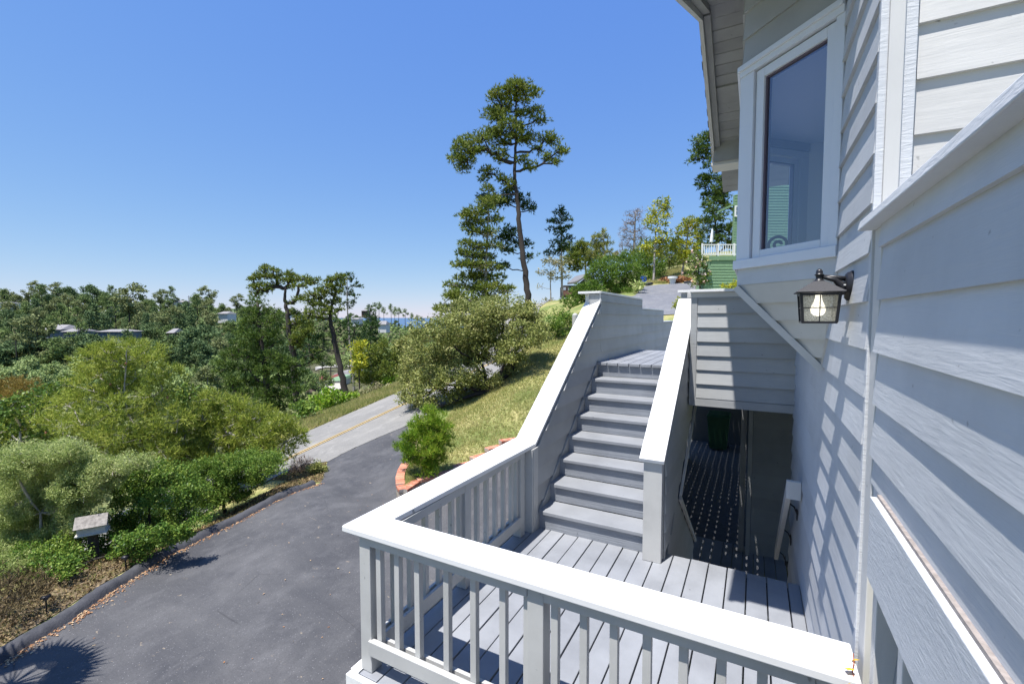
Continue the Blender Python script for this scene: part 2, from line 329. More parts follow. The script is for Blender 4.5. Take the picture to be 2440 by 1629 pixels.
def asphalt(name, dark, light, tan, s=1.0, tanpos=.69, cracks=True):
    m, n, l, p = nodes(name)
    a = noise(n, l, .5*s, (1, 1.3, 1), 9, .68, .3); b = noise(n, l, 60, (1, 1, 1), 3, .8); c = noise(n, l, 1.1, (1.6, 1, 1), 9, .72, .25); e = noise(n, l, 5, (1, 1.6, 1), 6, .75, .2)
    c1 = mixc(n, l, ramp(n, l, a, .36, .66), dark, light); c1 = mixc(n, l, ramp(n, l, c, .50, .78), c1, tuple(v*1.3 for v in light))
    c1 = mixc(n, l, ramp(n, l, e, tanpos, tanpos+.05), c1, tan)
    vo = n.new('ShaderNodeTexVoronoi'); tc = n.new('ShaderNodeNewGeometry'); l.new(tc.outputs['Position'], vo.inputs['Vector']); vo.inputs['Scale'].default_value = 22
    c1 = mixc(n, l, ramp(n, l, vo.outputs['Distance'], .0, .16, (1, 1, 1), (0, 0, 0)), c1, tuple(min(1, v*3) for v in light))
    if cracks:
        v2 = n.new('ShaderNodeTexVoronoi'); v2.feature = 'DISTANCE_TO_EDGE'; v2.inputs['Scale'].default_value = .55
        wv = n.new('ShaderNodeVectorMath'); wv.operation = 'ADD'; l.new(tc.outputs['Position'], wv.inputs[0]); nn_ = n.new('ShaderNodeTexNoise'); nn_.inputs['Scale'].default_value = 1.5; nn_.inputs['Detail'].default_value = 5
        l.new(nn_.outputs[1], wv.inputs[1]); l.new(wv.outputs[0], v2.inputs['Vector'])
        ck = n.new('ShaderNodeMath'); ck.operation = 'MULTIPLY'; l.new(ramp(n, l, v2.outputs['Distance'], .0, .005, (.6, .6, .6), (0, 0, 0)), ck.inputs[0]); l.new(ramp(n, l, noise(n, l, .8), .52, .62), ck.inputs[1])
        c1 = mixc(n, l, ck.outputs[0], c1, tuple(v*.4 for v in dark))
    cf = mixc(n, l, ramp(n, l, b, .3, .7), tuple(v*.75 for v in (1, 1, 1)), (1.2, 1.2, 1.2)); mu = n.new('ShaderNodeMix'); mu.data_type = 'RGBA'; mu.blend_type = 'MULTIPLY'; mu.inputs[0].default_value = 1
    l.new(c1, mu.inputs[6]); l.new(cf, mu.inputs[7]); l.new(mu.outputs[2], p.inputs['Base Color']); p.inputs['Roughness'].default_value = .8
    bump(n, l, b, p, .4, .006); return m
M['driveway'] = asphalt('blue black driveway asphalt', (.048, .049, .055), (.092, .091, .094), (.27, .22, .16), 1.0, .64)
M['road'] = asphalt('worn pale grey road asphalt', (.185, .180, .170), (.235, .226, .21), (.33, .30, .27), .7, .8)
M['yellow'] = plain('yellow road paint', (.60, .42, .15), .7, 0, .2, 40, .25)
def g2(px, py): return on_ground(px, py)[:2]
seam = [g2(px, py) for px, py in [(640,1092),(700,1066),(752,1060),(800,1035),(860,1008),(935,978)]]
sd = (seam[-1]-seam[-2])/np.linalg.norm(seam[-1]-seam[-2]); seam_ext = [seam[-1]+sd*k for k in (3, 7)]
far_edge = [np.array((-18.15, y)) for y in (13.2, 15.3, 17.4, 19.0, 20.5)]
fd = np.array((0., 1.)); near_back = seam[0]+np.array((.2, -9)); far_back = np.array((-18.1, 2.5))
seam_ext = [seam[-1]+np.array((.1, k)) for k in (3, 9)]
road_out = [near_back]+seam+seam_ext+[far_edge[-1]+fd*22, far_edge[-1]+fd*10]+far_edge[::-1]+[far_back]
road = drape('road', road_out, M['road'], .03, .4, 'pale grey two lane road climbing past the driveway')
Z6 = zoomf(0, 1150, 2.763); Z7 = zoomf(650, 850, 3.132)
kerb_px = [(0,1205),(200,1080),(490,900),(700,750),(900,620),(1100,490),(1300,390),(1500,300),(1800,140),(2020,40),(2110,8)]
kb = np.array([g2(*Z6(*q)) for q in kerb_px]); kb = np.concatenate([[kb[0]-(kb[1]-kb[0])/np.linalg.norm(kb[1]-kb[0])*k for k in (9, 4)], kb])
BW = [W(*Z7(x, y), D)[:2] for x, y, D in [(990,765,13.6),(962,800,13.0),(948,850,12.4),(952,910,11.9),(975,955,11.6)]]
STEP_PX = [(957,1098),(1003,1091),(1043,1073),(1082,1054),(1116,1035),(1147,1014),(1185,1000)]
STEP_D = [12.25, 12.5, 12.85, 13.2, 13.55, 13.85, 14.1]
_st = [at(px, py, D) for (px, py), D in zip(STEP_PX, STEP_D)]; BW += [tuple(q[:2]) for q in _st]; STEP_Z = [q[2] for q in _st]
drv_out = list(kb)+[seam[2]+np.array((.3, -.35)), seam[2]]+seam[3:]+[np.array(BW[0])+(-.2, .8)]+[np.array(q) for q in BW]+[np.array(q) for q in [(-5.6,13.4),(-5.0,14.4),(-4,14.8),(-2.1,14.2),(-2.1,5.9),(3,5.9),(3,-14),(kb[0][0]+2,-14)]]
drive = drape('driveway', drv_out, M['driveway'], .02, .3, 'dark blue grey asphalt driveway with pale scuffs')
ud = [g2(*Z4(*q)) for q in [(820,1080),(1030,1000),(1120,915),(1250,898),(1400,886),(1545,882),(1620,925),(1500,1000),(1440,1100),(1430,1180),(1000,1180),(800,1180)]]
M['drive2'] = asphalt('upper drive asphalt', (.13, .135, .155), (.17, .172, .18), (.25, .23, .2), 1, .8, False)
updrive = drape('upper_driveway', ud, M['drive2'], .04, .5, 'asphalt drive of the green house above the stairs')
def strip(pts, w, lift, step=.4):
    pts = np.array(pts); d = np.linalg.norm(np.diff(pts, axis=0), axis=1); s = np.concatenate([[0], np.cumsum(d)]); t = np.arange(0, s[-1], step)
    c = np.stack([np.interp(t, s, pts[:, 0]), np.interp(t, s, pts[:, 1])], -1); tg = np.gradient(c, axis=0); tg /= np.linalg.norm(tg, axis=1)[:, None]
    nr = np.stack([-tg[:, 1], tg[:, 0]], -1); L = c+nr*w/2; Rr = c-nr*w/2
    zl = ground(L[:, 0], L[:, 1])+lift; zr = ground(Rr[:, 0], Rr[:, 1])+lift
    X = np.stack([L[:, 0], Rr[:, 0]]); Y = np.stack([L[:, 1], Rr[:, 1]]); return X, Y, np.stack([zl, zr])
yp = np.array([(-15.1, 3.0), (-15.12, 16), (-15.1, 30)]); nrm = np.array((-1., 0.))
mbv = []
for off in (-.10, .10):
    X, Y, Zv = strip(yp+nrm*off, .075, .05); o = grid_mesh('road_marking', X, Y, Zv, M['yellow']); tag(o, 'double yellow centre line on the pale road', kind='structure')
# kerb: rolled asphalt berm
m, n, l, p = nodes('rolled asphalt kerb'); a = noise(n, l, 5, (1, 1, 1), 5, .7); l.new(mixc(n, l, ramp(n, l, a, .35, .7), (.035, .037, .045), (.075, .075, .083)), p.inputs['Base Color']); p.inputs['Roughness'].default_value = .85; bump(n, l, a, p, .8, .03); M['kerb'] = m
d = np.linalg.norm(np.diff(kb, axis=0), axis=1); s = np.concatenate([[0], np.cumsum(d)]); t = np.arange(0, s[-1], .09); cxy = np.stack([np.interp(t, s, kb[:, 0]), np.interp(t, s, kb[:, 1])], -1)
ker = np.ones(9)/9; cs = np.stack([np.convolve(np.pad(cxy[:, i], 4, 'edge'), ker, 'valid') for i in (0, 1)], -1); tg = np.gradient(cs, axis=0); tg /= np.linalg.norm(tg, axis=1)[:, None]; nr = np.stack([-tg[:, 1], tg[:, 0]], -1)
if (nr[5]@np.array((-1, 0))) < 0: nr = -nr
prof = [(-.03, .0), (.0, .05), (.03, .10), (.09, .125), (.17, .12), (.23, .07), (.27, .01)]; rs = R_(3); jig = np.convolve(rs.randn(len(cs)), np.ones(5)/5, 'same')
base = ground(cs[:, 0], cs[:, 1])
jig = np.clip(jig, -2, 2)
X = np.stack([cs[:, 0]+nr[:, 0]*(o_+.035*jig) for o_, h in prof]); Y = np.stack([cs[:, 1]+nr[:, 1]*(o_+.035*jig) for o_, h in prof]); Zv = np.stack([base+(h-.0)*(1+.22*jig)+.01 for o_, h in prof])
o = grid_mesh('kerb', X, Y, Zv, M['kerb']); tag(o, 'dark rolled asphalt kerb along the driveway', kind='structure')
# ------------------------------------------------------------------ house
PI = math.pi
XW, YC = .40, 2.20                                     # side wall plane, its near corner
house = thing('house', 'pale grey clapboard house with bay window on the right', 'house', (XW, YC, -2.6))
EX, EY = (1, 0, 0), (0, 1, 0)
core = MB()
core.box(XW, 4.5, YC+.05, 3.08, -2.6, 5.2).box(XW, 4.5, 3.08, 5.7, -2.6, 2.45).box(XW+.1, 4.5, 5.7, 5.85, -2.6, 5.2).box(4.3, 4.5, 3.08, 5.7, 2.45, 5.2)
core.build('wall_core', M['siding_y'], house)
sd_ = MB(); zb = 2.076-.187*30
o0 = (XW, 0, 0); nx = (-1, 0, 0)
siding(sd_, o0, EY, nx, [(YC+.01, -1.7), (3.08, -1.7), (3.08, 5.0), (YC+.01, 5.0)], zb, seed=1)
siding(sd_, o0, EY, nx, [(3.08, -1.7), (5.7, -1.7), (5.7, 2.45), (3.08, 2.45)], zb, seed=1)
sd_.build('side_wall', M['siding_y'], house)
s3 = MB(); siding(s3, (0, 2.25, 0), EX, (0, -1, 0), [(.505, 1.0), (3.2, 1.0), (3.2, 5.0), (.505, 5.0)], 3.078-.2*20, .2, .021, 5); s3.build('sunlit_front_wall', M['siding_x'], house)
# corner boards
B('corner_board', M['trim_rough'], house, XW-.014, XW+.012, YC-.002, YC+.036, -1.6, 5.0, bevel=.003)
B('corner_board', M['trim'], house, XW+.012, XW+.058, 2.190, 2.245, -.2, 5.0, bevel=.003)
B('corner_board', M['trim_rough'], house, XW+.058, XW+.098, 2.208, 2.245, 1.5, 5.0, bevel=.003)
# bay window: 45 degree near face, street face, far 45 degree face
A_, B_ = np.array((XW, 3.08)), np.array((-.104, 3.584)); F_, G_ = np.array((-.104, 5.2)), np.array((XW, 5.7))
def bayface(p, q, name):
    L = float(np.linalg.norm(q-p)); u2 = (q-p)/L; n2 = np.array((-u2[1], u2[0]))
    if n2 @ (np.array((-1., 0.)) if abs(u2[0]) < .01 else (p+q)/2-np.array((XW+.6, 4.4))) < 0: n2 = -n2
    u = np.array((u2[0], u2[1], 0)); nn = np.array((n2[0], n2[1], 0)); o = np.array((p[0], p[1], 0))
    w = lambda a, z, d=0: o+u*a+nn*d+np.array((0, 0, z))
    def bar(mb, a0, a1, z0, z1, d0, d1): mb.prism([w(a0, z0, d0), w(a1, z0, d0), w(a1, z1, d0), w(a0, z1, d0)], nn*(d1-d0))
    up = MB(); siding(up, o, u, nn, [(0, 3.9), (L, 3.9), (L, 5.3), (0, 5.3)], 3.905, .178, .02, 9); bar(up, 0, L, 3.9, 5.3, -.08, -.004); up.build('bay_upper_wall', M['grey_x'], house)
    cs = MB(); e0, e1 = (.03, .10) if name == 'near' else (.1, .1)
    bar(cs, 0, e0+.02, 2.597, 3.835, -.06, .02); bar(cs, L-e1, L+.015, 2.597, 3.835, -.06, .02); bar(cs, 0, L+.015, 3.835, 3.90, -.06, .028); bar(cs, 0, L+.02, 3.872, 3.905, .0, .045)
    win = cs.build('window_frame', M['window'], house, bevel=.003)
    sl = MB(); bar(sl, -.005, L+.028, 2.535, 2.597, -.06, .035); sl.build('window_sill', M['window'], win, bevel=.003)
    bd = MB(); bar(bd, 0, L+.012, 2.426, 2.535, -.06, .008); bd.build('bay_band_board', M['siding_y'], house)
    sh = MB(); a0, a1 = e0+.027, L-e1-.008
    for q in ((a0, a0+.055, 2.60, 3.825), (a1-.062, a1, 2.60, 3.825), (a0+.055, a1-.062, 3.765, 3.825), (a0+.055, a1-.062, 2.60, 2.648)): bar(sh, *q, -.045, .004)
    sh.build('sash', M['window'], win, bevel=.004)
    gk = MB(); g0, g1 = a0+.055, a1-.062
    for q in ((g1-.012, g1, 2.648, 3.765), (g0, g1-.012, 3.753, 3.765)): bar(gk, *q, -.050, -.012)
    gk.build('seal', M['gasket'], win)
    gl = MB().poly([w(g0, 2.648, -.022), w(g1, 2.648, -.022), w(g1, 3.765, -.022), w(g0, 3.765, -.022)], [(0, 1, 2, 3)]); gl.build('pane', M['glass'], win)
M['gasket'] = plain('plum brown window seal', (.10, .075, .10), .5)
bayface(A_, B_, 'near'); bayface(B_, F_, 'front'); bayface(F_, G_, 'far')
# bay underside: faces sloping back to the wall
P1, P1b, P2, P3, P3b, P4 = np.array((-.104, 3.584, 2.426)), np.array((-.104, 5.2, 2.426)), np.array((XW, 3.08, 2.426)), np.array((XW, 3.50, 1.894)), np.array((XW, 5.28, 1.894)), np.array((XW, 5.7, 2.426))
ub = MB().poly([P1, P2, P3, P1b, P3b, P4], [(0, 2, 1), (0, 3, 4, 2), (3, 5, 4)]); ub.build('bay_underside', M['underbay'] if 'underbay' in M else M['siding_x'], house)
lap = MB(); nrm3 = np.cross(P2-P1, P3-P1); nrm3 /= np.linalg.norm(nrm3)
if nrm3[2] > 0: nrm3 = -nrm3
for k in range(5):                                     # lapped boards of the near triangle
    za, zc = max(1.894, 2.426-.117*(k+1)), 2.426-.117*k
    fa, fc = (za-1.894)/.532, (zc-1.894)/.532
    q = [P3+(P1-P3)*fa, P3+(P1-P3)*fc, P3+(P2-P3)*fc, P3+(P2-P3)*fa]
    if np.linalg.norm(q[0]-q[3]) < .02: q = [q[0]+(q[1]-q[0])*.02, q[1], q[2], q[3]+(q[2]-q[3])*.02]
    ft = [q[0]+nrm3*.024, q[1]+nrm3*.003, q[2]+nrm3*.003, q[3]+nrm3*.024]; lap.poly(ft+q, [(0, 1, 2, 3), (0, 4, 5, 1), (1, 5, 6, 2), (2, 6, 7, 3), (3, 7, 4, 0)])
lap.build('bay_underside_boards', M['rail'], house)
et = MB(); et.beam(P1+nrm3*.026+np.array((-.004, .004, -.004)), P3+nrm3*.026+np.array((0, .006, -.012)), .040, .042); et.beam(P2+np.array((-.012, 0, 0)), P3+np.array((-.012, -.01, 0)), .02, .02)
et.build('bay_edge_trim', M['siding_x'], house)
# room behind the bay
rm = MB().box(.45, 4.3, 5.66, 5.70, 2.45, 4.0).box(.45, 4.3, 3.08, 3.12, 2.45, 4.0).box(4.26, 4.3, 3.12, 5.66, 2.45, 4.0)
M['room'] = plain('pale room wall', (.80, .80, .80), .9); rm.build('room_wall', M['room'], house)
MB().prism([(.45, 3.1, 3.98), (.45, 5.68, 3.98), (F_[0]+.05, 5.2, 3.98), (B_[0]+.05, 3.60, 3.98)], (0, 0, .05)).box(.45, 4.3, 3.1, 5.68, 3.98, 4.03).build('room_ceiling', M['room'], house)
MB().prism([(.45, 3.1, 2.44), (.45, 5.68, 2.44), (F_[0]+.05, 5.2, 2.44), (B_[0]+.05, 3.60, 2.44)], (0, 0, .03)).build('room_floor', plain('oak floor', (.25, .17, .10), .5), house)
# small scrolled iron ornament on the bay shelf
orn = thing('scroll_ornament', 'dark curled ornament on the sill inside the bay window', 'ornament', (.12, 3.85, 2.66))
sp = [(.14+(.012+.055*t/10)*math.cos(t*.95), 3.85+.3*(.012+.055*t/10)*math.cos(t*.95), 2.73+(.012+.05*t/10)*math.sin(t*.95)) for t in np.linspace(0, 11, 40)]+[(.23, 3.88, 2.67), (.27, 3.9, 2.655)]
MB().tube(sp, .011, 8).build('scroll', M['black_metal'], orn, smooth=True); MB().box(.08, .22, 3.82, 3.90, 2.47, 2.665).build('stand', M['black_metal'], orn)

# gable roof over the bay
XR, PY_, PZ, SL = -.60, 5.40, 5.52, .446
def gable(y, lift=0): return PZ-SL*abs(y-PY_)+lift
y0, y1 = 2.44, 7.55
roof = MB()
for a, b in ((y0, PY_), (PY_, y1)):
    roof.prism([(XR-.02, a, gable(a, .03)), (XR-.02, b, gable(b, .03)), (XR-.02, b, gable(b, .065)), (XR-.02, a, gable(a, .065))], (4.6, 0, 0))
rf = roof.build('roof', M['shingle'], house)
tabs = MB(); rs = R_(4)
for k in range(26):
    a = PY_+.02+k*.095; j = rs.uniform(-.012, .012)
    tabs.prism([(XR-.035+j, a, gable(a, .066)), (XR-.035+j, a+.10, gable(a+.10, .060)), (XR-.035+j, a+.10, gable(a+.10, .080)), (XR-.035+j, a, gable(a, .072))], (.4, 0, 0))
tabs.build('shingle', M['shingle'], rf)
fa = MB()
for a, b in ((y0, PY_), (PY_, y1)):
    fa.prism([(XR-.012, a, gable(a, -.16)), (XR-.012, b, gable(b, -.16)), (XR-.012, b, gable(b, .03)), (XR-.012, a, gable(a, .03))], (.04, 0, 0))
fa.build('rake_board', M['siding_x'], house)
gt = MB()
for a, b in ((y0, PY_-.02), (PY_+.02, y1-.25)):
    gt.prism([(XR+.03, a, gable(a, -.10)), (XR+.03, b, gable(b, -.10)), (XR+.03, b, gable(b, -.02)), (XR+.03, a, gable(a, -.02))], (.07, 0, 0))
gt.build('rake_trim', M['soffit'], house)
sf = MB(); rs = R_(8)
for side in (-1, 1):
    k = 0; s = 0.0
    while s < 2.75:
        w_ = .135; a, b = PY_+side*s, PY_+side*(s+w_-.006); j = rs.uniform(0, .004)+(0.02 if k == 7 else 0)
        sf.prism([(XR+.09, a, gable(a, -.03-j)), (XR+.09, b, gable(b, -.03-j)), (XR+.09, b, gable(b, .0)), (XR+.09, a, gable(a, .0))], (XW+.5-XR, 0, 0)); s += w_; k += 1
sf.build('soffit', M['soffit'], house)
ye_ = 7.2
MB().prism([(XR+.02, ye_, gable(ye_, -.30)), (XW+.6, ye_, gable(ye_, -.30)), (XW+.6, ye_, gable(ye_, -.02)), (XR+.02, ye_, gable(ye_, -.02))], (0, .03, 0)).build('eave_return', M['soffit'], house)
MB().prism([(XR-.01, ye_+.03, gable(ye_, -.34)), (XW+.6, ye_+.03, gable(ye_, -.34)), (XW+.6, ye_+.03, gable(ye_, -.30)), (XR-.01, ye_+.03, gable(ye_, -.30))], (0, .36, 0)).build('eave_fascia', M['siding_x'], house)
# near gable end wall part above the bay keeps the roof closed
MB().prism([(XW, 3.08, 4.9), (XW, 7.7, 4.3), (XW, 7.7, gable(7.7, -.04)), (XW, PY_, gable(PY_, -.04)), (XW, 3.08, gable(3.08, -.04))], (.1, 0, 0)).build('gable_wall', M['siding_y'], house)

# ------------------------------------------------------------------ half wall of the upper balcony, at the right edge
bal = thing('balcony_wall', 'grey clapboard balcony half wall striped by sun, at the right edge', 'balcony', (XW, 1.0, 1.3))
hw = MB(); siding(hw, (XW, 0, 0), EY, nx, [(-3.0, 1.60), (2.062, 1.60), (2.062, 2.535), (-3.0, 2.535)], zb, .187, .020, 2); hw.box(XW+.002, XW+.11, -3.0, 2.19, 1.32, 2.53)
hw.build('siding', M['siding_y'], bal)
B('end_board', M['trim'], bal, XW-.006, XW+.02, 2.085, 2.185, -1.0, 2.53, bevel=.003)
capb = MB(); rs = R_(6)
capb.prism([(XW-.062, -3, 2.528), (XW-.062, 2.19, 2.528), (XW-.055, 2.19, 2.566), (XW+.13, 2.19, 2.572), (XW+.13, 2.19, 2.53)][:0] or [(XW-.062, -3, 2.53), (XW+.13, -3, 2.53), (XW+.13, -3, 2.572), (XW-.055, -3, 2.566)], (0, 5.188, 0)); capb.build('cap', M['trim_rough2'] if 'trim_rough2' in M else M['trim_rough'], bal, bevel=.004)
band = MB().box(XW-.04, XW-.002, -3.0, 1.912, 1.315, 1.595); band.build('band_board', M['trim_rough'], bal, bevel=.003)
B('caulk_gap', plain('weathered brown gap filler', (.33, .29, .27), .9, 0, .6, 60, .3), bal, XW-.022, XW-.001, -3.0, 1.905, 1.595, 1.606)
# the storey below the balcony
ls = MB(); siding(ls, (XW+.06, 0, 0), EY, nx, [(-3, -2.0), (1.95, -2.0), (1.95, 1.3), (-3, 1.3)], zb, seed=3); ls.build('lower_siding', M['grey_y'], bal)
for yy, ww in ((1.91, .055), (1.60, .05), (1.35, .09)): B('trim_board', M['trim'], bal, XW-.01, XW+.058, yy, yy+ww, -2.0, 1.314, bevel=.003)
B('balcony_floor', M['deck'], bal, XW+.11, 3.2, -3.0, 2.19, 1.35, 1.45)

# ------------------------------------------------------------------ wall lantern
lan = thing('wall_lantern', 'black cast wall lantern with clear seeded panes and lit bulb', 'lantern', (XW, 2.6, 2.35))
LX, LY = .262, 2.585
pl_ = MB(); pv = []
bp = MB()
def oval(mb, x, ry, rz, k=28): return [(x, 2.60+ry*math.cos(2*PI*i/k), 2.350+rz*math.sin(2*PI*i/k)-(.012 if math.sin(2*PI*i/k) < -.9 else 0)) for i in range(k)]
rings = [oval(bp, XW-.0, .048, .066), oval(bp, XW-.014, .048, .066), oval(bp, XW-.018, .044, .062), oval(bp, XW-.028, .042, .059), oval(bp, XW-.036, .034, .05)]
vv = [p_ for r in rings for p_ in r]; kk = 28
bp.poly(vv, [(i*kk+j, i*kk+(j+1) % kk, (i+1)*kk+(j+1) % kk, (i+1)*kk+j) for i in range(4) for j in range(kk)]+[tuple(range(4*kk, 5*kk))]); bp.build('backplate', M['black_metal'], lan, smooth=True)
MB().tube([(XW-.025, 2.6, 2.318), (XW-.045, 2.598, 2.345), (XW-.075, 2.593, 2.376), (LX+.01, LY, 2.392)], [.024, .019, .012, .0085], 12).tube([(XW-.03, 2.6, 2.378), (XW-.06, 2.596, 2.385), (LX+.01, LY, 2.394)], [.012, .010, .008], 10).build('arm', M['black_metal'], lan, smooth=True)
B('screw', M['white'], lan, XW-.044, XW-.036, 2.571, 2.576, 2.348, 2.353)
MB().lathe((LX, LY, 0), [(.023, 2.369), (.023, 2.373), (.017, 2.377), (.013, 2.384), (.0145, 2.396), (.019, 2.4), (.0195, 2.403), (.014, 2.405), (.0145, 2.412), (.013, 2.420), (.008, 2.427), (.001, 2.430)], 20).build('finial', M['black_metal'], lan, smooth=True)
def ring4(h, z): return [(LX-h, LY-h, z), (LX+h, LY-h, z), (LX+h, LY+h, z), (LX-h, LY+h, z)]
rv = ring4(.094, 2.316)+ring4(.096, 2.320)+ring4(.022, 2.371); MB().poly(rv, [(3, 2, 1, 0)]+[(i*4+j, i*4+(j+1) % 4, (i+1)*4+(j+1) % 4, (i+1)*4+j) for i in range(2) for j in range(4)]+[(8, 9, 10, 11)]).build('lid', M['lid_metal'], lan, bevel=.0015)
fr = MB(); T_, Bt = (.075, 2.314), (.065, 2.178)
def cpt(sx_, sy_, f_, z_): h = T_[0]+(Bt[0]-T_[0])*f_; return np.array((LX+sx_*h, LY+sy_*h, T_[1]+(Bt[1]-T_[1])*f_+z_))
for sx_, sy_ in ((-1, -1), (1, -1), (1, 1), (-1, 1)): fr.beam(cpt(sx_, sy_, 0, 0), cpt(sx_, sy_, 1, 0), .012, .012, (0, 1, 0))
cr_ = [(-1, -1), (1, -1), (1, 1), (-1, 1)]
for i in range(4):
    (ax, ay), (bx_, by_) = cr_[i], cr_[(i+1) % 4]
    for f_ in (0.04, 1.0): fr.beam(cpt(ax, ay, f_, 0), cpt(bx_, by_, f_, 0), .008, .010)
fr.build('frame', M['black_metal'], lan)
mu = MB()
for i in range(4):
    (ax, ay), (bx_, by_) = cr_[i], cr_[(i+1) % 4]
    mu.beam(cpt(ax, ay, .5, 0), cpt(bx_, by_, .5, 0), .004, .004); mu.beam((cpt(ax, ay, 0, 0)+cpt(bx_, by_, 0, 0))/2, (cpt(ax, ay, 1, 0)+cpt(bx_, by_, 1, 0))/2, .004, .004, (0, 1, 0) if i % 2 == 0 else (1, 0, 0))
mu.build('glazing_bars', M['black_metal'], lan)
for i in range(4):
    (ax, ay), (bx_, by_) = cr_[i], cr_[(i+1) % 4]
    q = [cpt(ax, ay, 0.04, 0), cpt(bx_, by_, 0.04, 0), cpt(bx_, by_, 1, 0), cpt(ax, ay, 1, 0)]; c_ = sum(q)/4; cc = np.array((LX, LY, c_[2])); ins_ = (cc-c_)*.03
    MB().poly([p_+ins_ for p_ in q], [(0, 1, 2, 3)]).build('pane', M['lamp_glass'], lan)
MB().lathe((LX, LY, 0), [(.002, 2.207), (.018, 2.211), (.028, 2.223), (.031, 2.237), (.027, 2.255), (.018, 2.275), (.013, 2.295), (.013, 2.31)], 20).build('bulb', M['bulb'], lan, smooth=True)

# ------------------------------------------------------------------ deck
deck = thing('deck', 'blue grey painted board deck between the railing and the house', 'deck', (-.9, 3.1, 0))
bd = MB(); rs = R_(12); x = -2.112; k = 0
while x < XW-.02:
    x1 = min(x+.141, XW-.021); j = rs.uniform(-.0025, .0025); bd.box(x, x1, 1.945+rs.uniform(-.004, .004), 4.335+rs.uniform(-.006, .006), -.038, j); x += .1505
bd.build('decking', M['deck'], deck, bevel=.004)
fs = MB().box(-2.185, XW-.03, 1.905, 1.943, -.26, -.004).box(-2.185, -2.147, 1.945, 4.33, -.26, -.002).box(-2.185, -2.145, 1.905, 1.943, -.002, .0)
fs = MB().box(-2.185, XW-.03, 1.905, 1.943, -.26, -.004).box(-2.185, -2.118, 1.945, 4.13, -.26, .006); fs.build('fascia', M['white'], deck, bevel=.003)
jo = MB()
for yy in (2.0, 2.45, 2.9, 3.35, 3.8, 4.28): jo.box(-2.11, XW-.03, yy, yy+.04, -.24, -.045)
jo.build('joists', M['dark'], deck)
for xx in (-2.12, -.9, .2): B('post', M['rail'], deck, xx, xx+.12, 2.0, 2.12, -2.62, -.245)

# railings (cap 2x8 flat, 2x2 balusters, 2x4 rails both sides)
front = thing('deck_railing', 'white capped front railing of the deck, nearest the viewer', 'railing', (-.9, 2.02, 0), 'deck railings')
side = thing('deck_railing', 'white capped side railing from the corner to the stairs', 'railing', (-2.08, 3.1, 0), 'deck railings')
z0c, z1c = .866, .905
MB().prism([(-2.245, 1.950, z0c), (XW-.032, 1.950, z0c), (XW-.032, 2.178, z0c), (-2.027, 2.178, z0c)], (0, 0, z1c-z0c)).build('cap', M['cap'], front, bevel=.006)
MB().prism([(-2.2465, 1.9525, z0c), (-2.0285, 2.1805, z0c), (-1.968, 4.20, z0c), (-2.255, 4.335, z0c)], (0, 0, z1c-z0c)).build('cap', M['cap_y'], side, bevel=.006)
px_ = [-2.128, -.970, .235]; PW = .089
for x in px_: B('post', M['rail'], front, x, x+PW, 1.979, 1.979+PW, 0.0, .865, bevel=.004)
rs = R_(5)
for x0, x1 in ((-2.128+PW, -.970), (-.970+PW, .235)):
    B('top_rail', M['rail'], front, x0+.001, x1-.001, 1.976, 2.000, .808, .865, bevel=.002); B('inner_rail', M['rail'], front, x0+.001, x1-.001, 2.0385, 2.062, .808, .865, bevel=.002)
    B('bottom_rail', M['rail'], front, x0-.012, x1+.008, 1.962, 1.9995, .125, .216, bevel=.003); B('inner_rail', M['rail'], front, x0+.001, x1-.001, 2.0385, 2.062, .11, .20, bevel=.002)
def bal_(parent, x, y, lean):
    MB().prism([(x, y, .13), (x+.0375, y, .13), (x+.0375, y+.0375, .13), (x, y+.0375, .13)], (lean, 0, .733)).build('baluster', M['rail'], parent, bevel=.002)
for x in (-2.012, -1.868, -1.712, -1.507, -1.326, -1.144, -1.003, -.851, -.701, -.555, -.405, -.255, -.105, .045, .19): bal_(front, x, 2.0005, rs.uniform(-.003, .003))
xs_ = -2.116
for y in (2.98, 3.965): B('post', M['rail'], side, xs_+.012, xs_+.101, y, y+PW, 0.0, .865, bevel=.004)
for y0_, y1_ in ((2.064, 2.98), (2.98+PW, 3.965)):
    B('top_rail', M['rail'], side, xs_+.076, xs_+.100, y0_, y1_, .800, .862, bevel=.002); B('inner_rail', M['rail'], side, xs_+.013, xs_+.037, y0_, y1_, .800, .862, bevel=.002)
    B('bottom_rail', M['rail'], side, xs_+.076, xs_+.102, y0_, y1_+.0, .11, .21, bevel=.003); B('inner_rail', M['rail'], side, xs_+.013, xs_+.037, y0_, y1_, .11, .195, bevel=.002)
for y in list(np.linspace(2.19, 2.83, 5))+[2.942]+list(np.linspace(3.2, 3.82, 5))+[3.925]: MB().box(xs_+.038, xs_+.0755, y, y+.0375, .12, .862).build('baluster', M['rail'], side, bevel=.002)

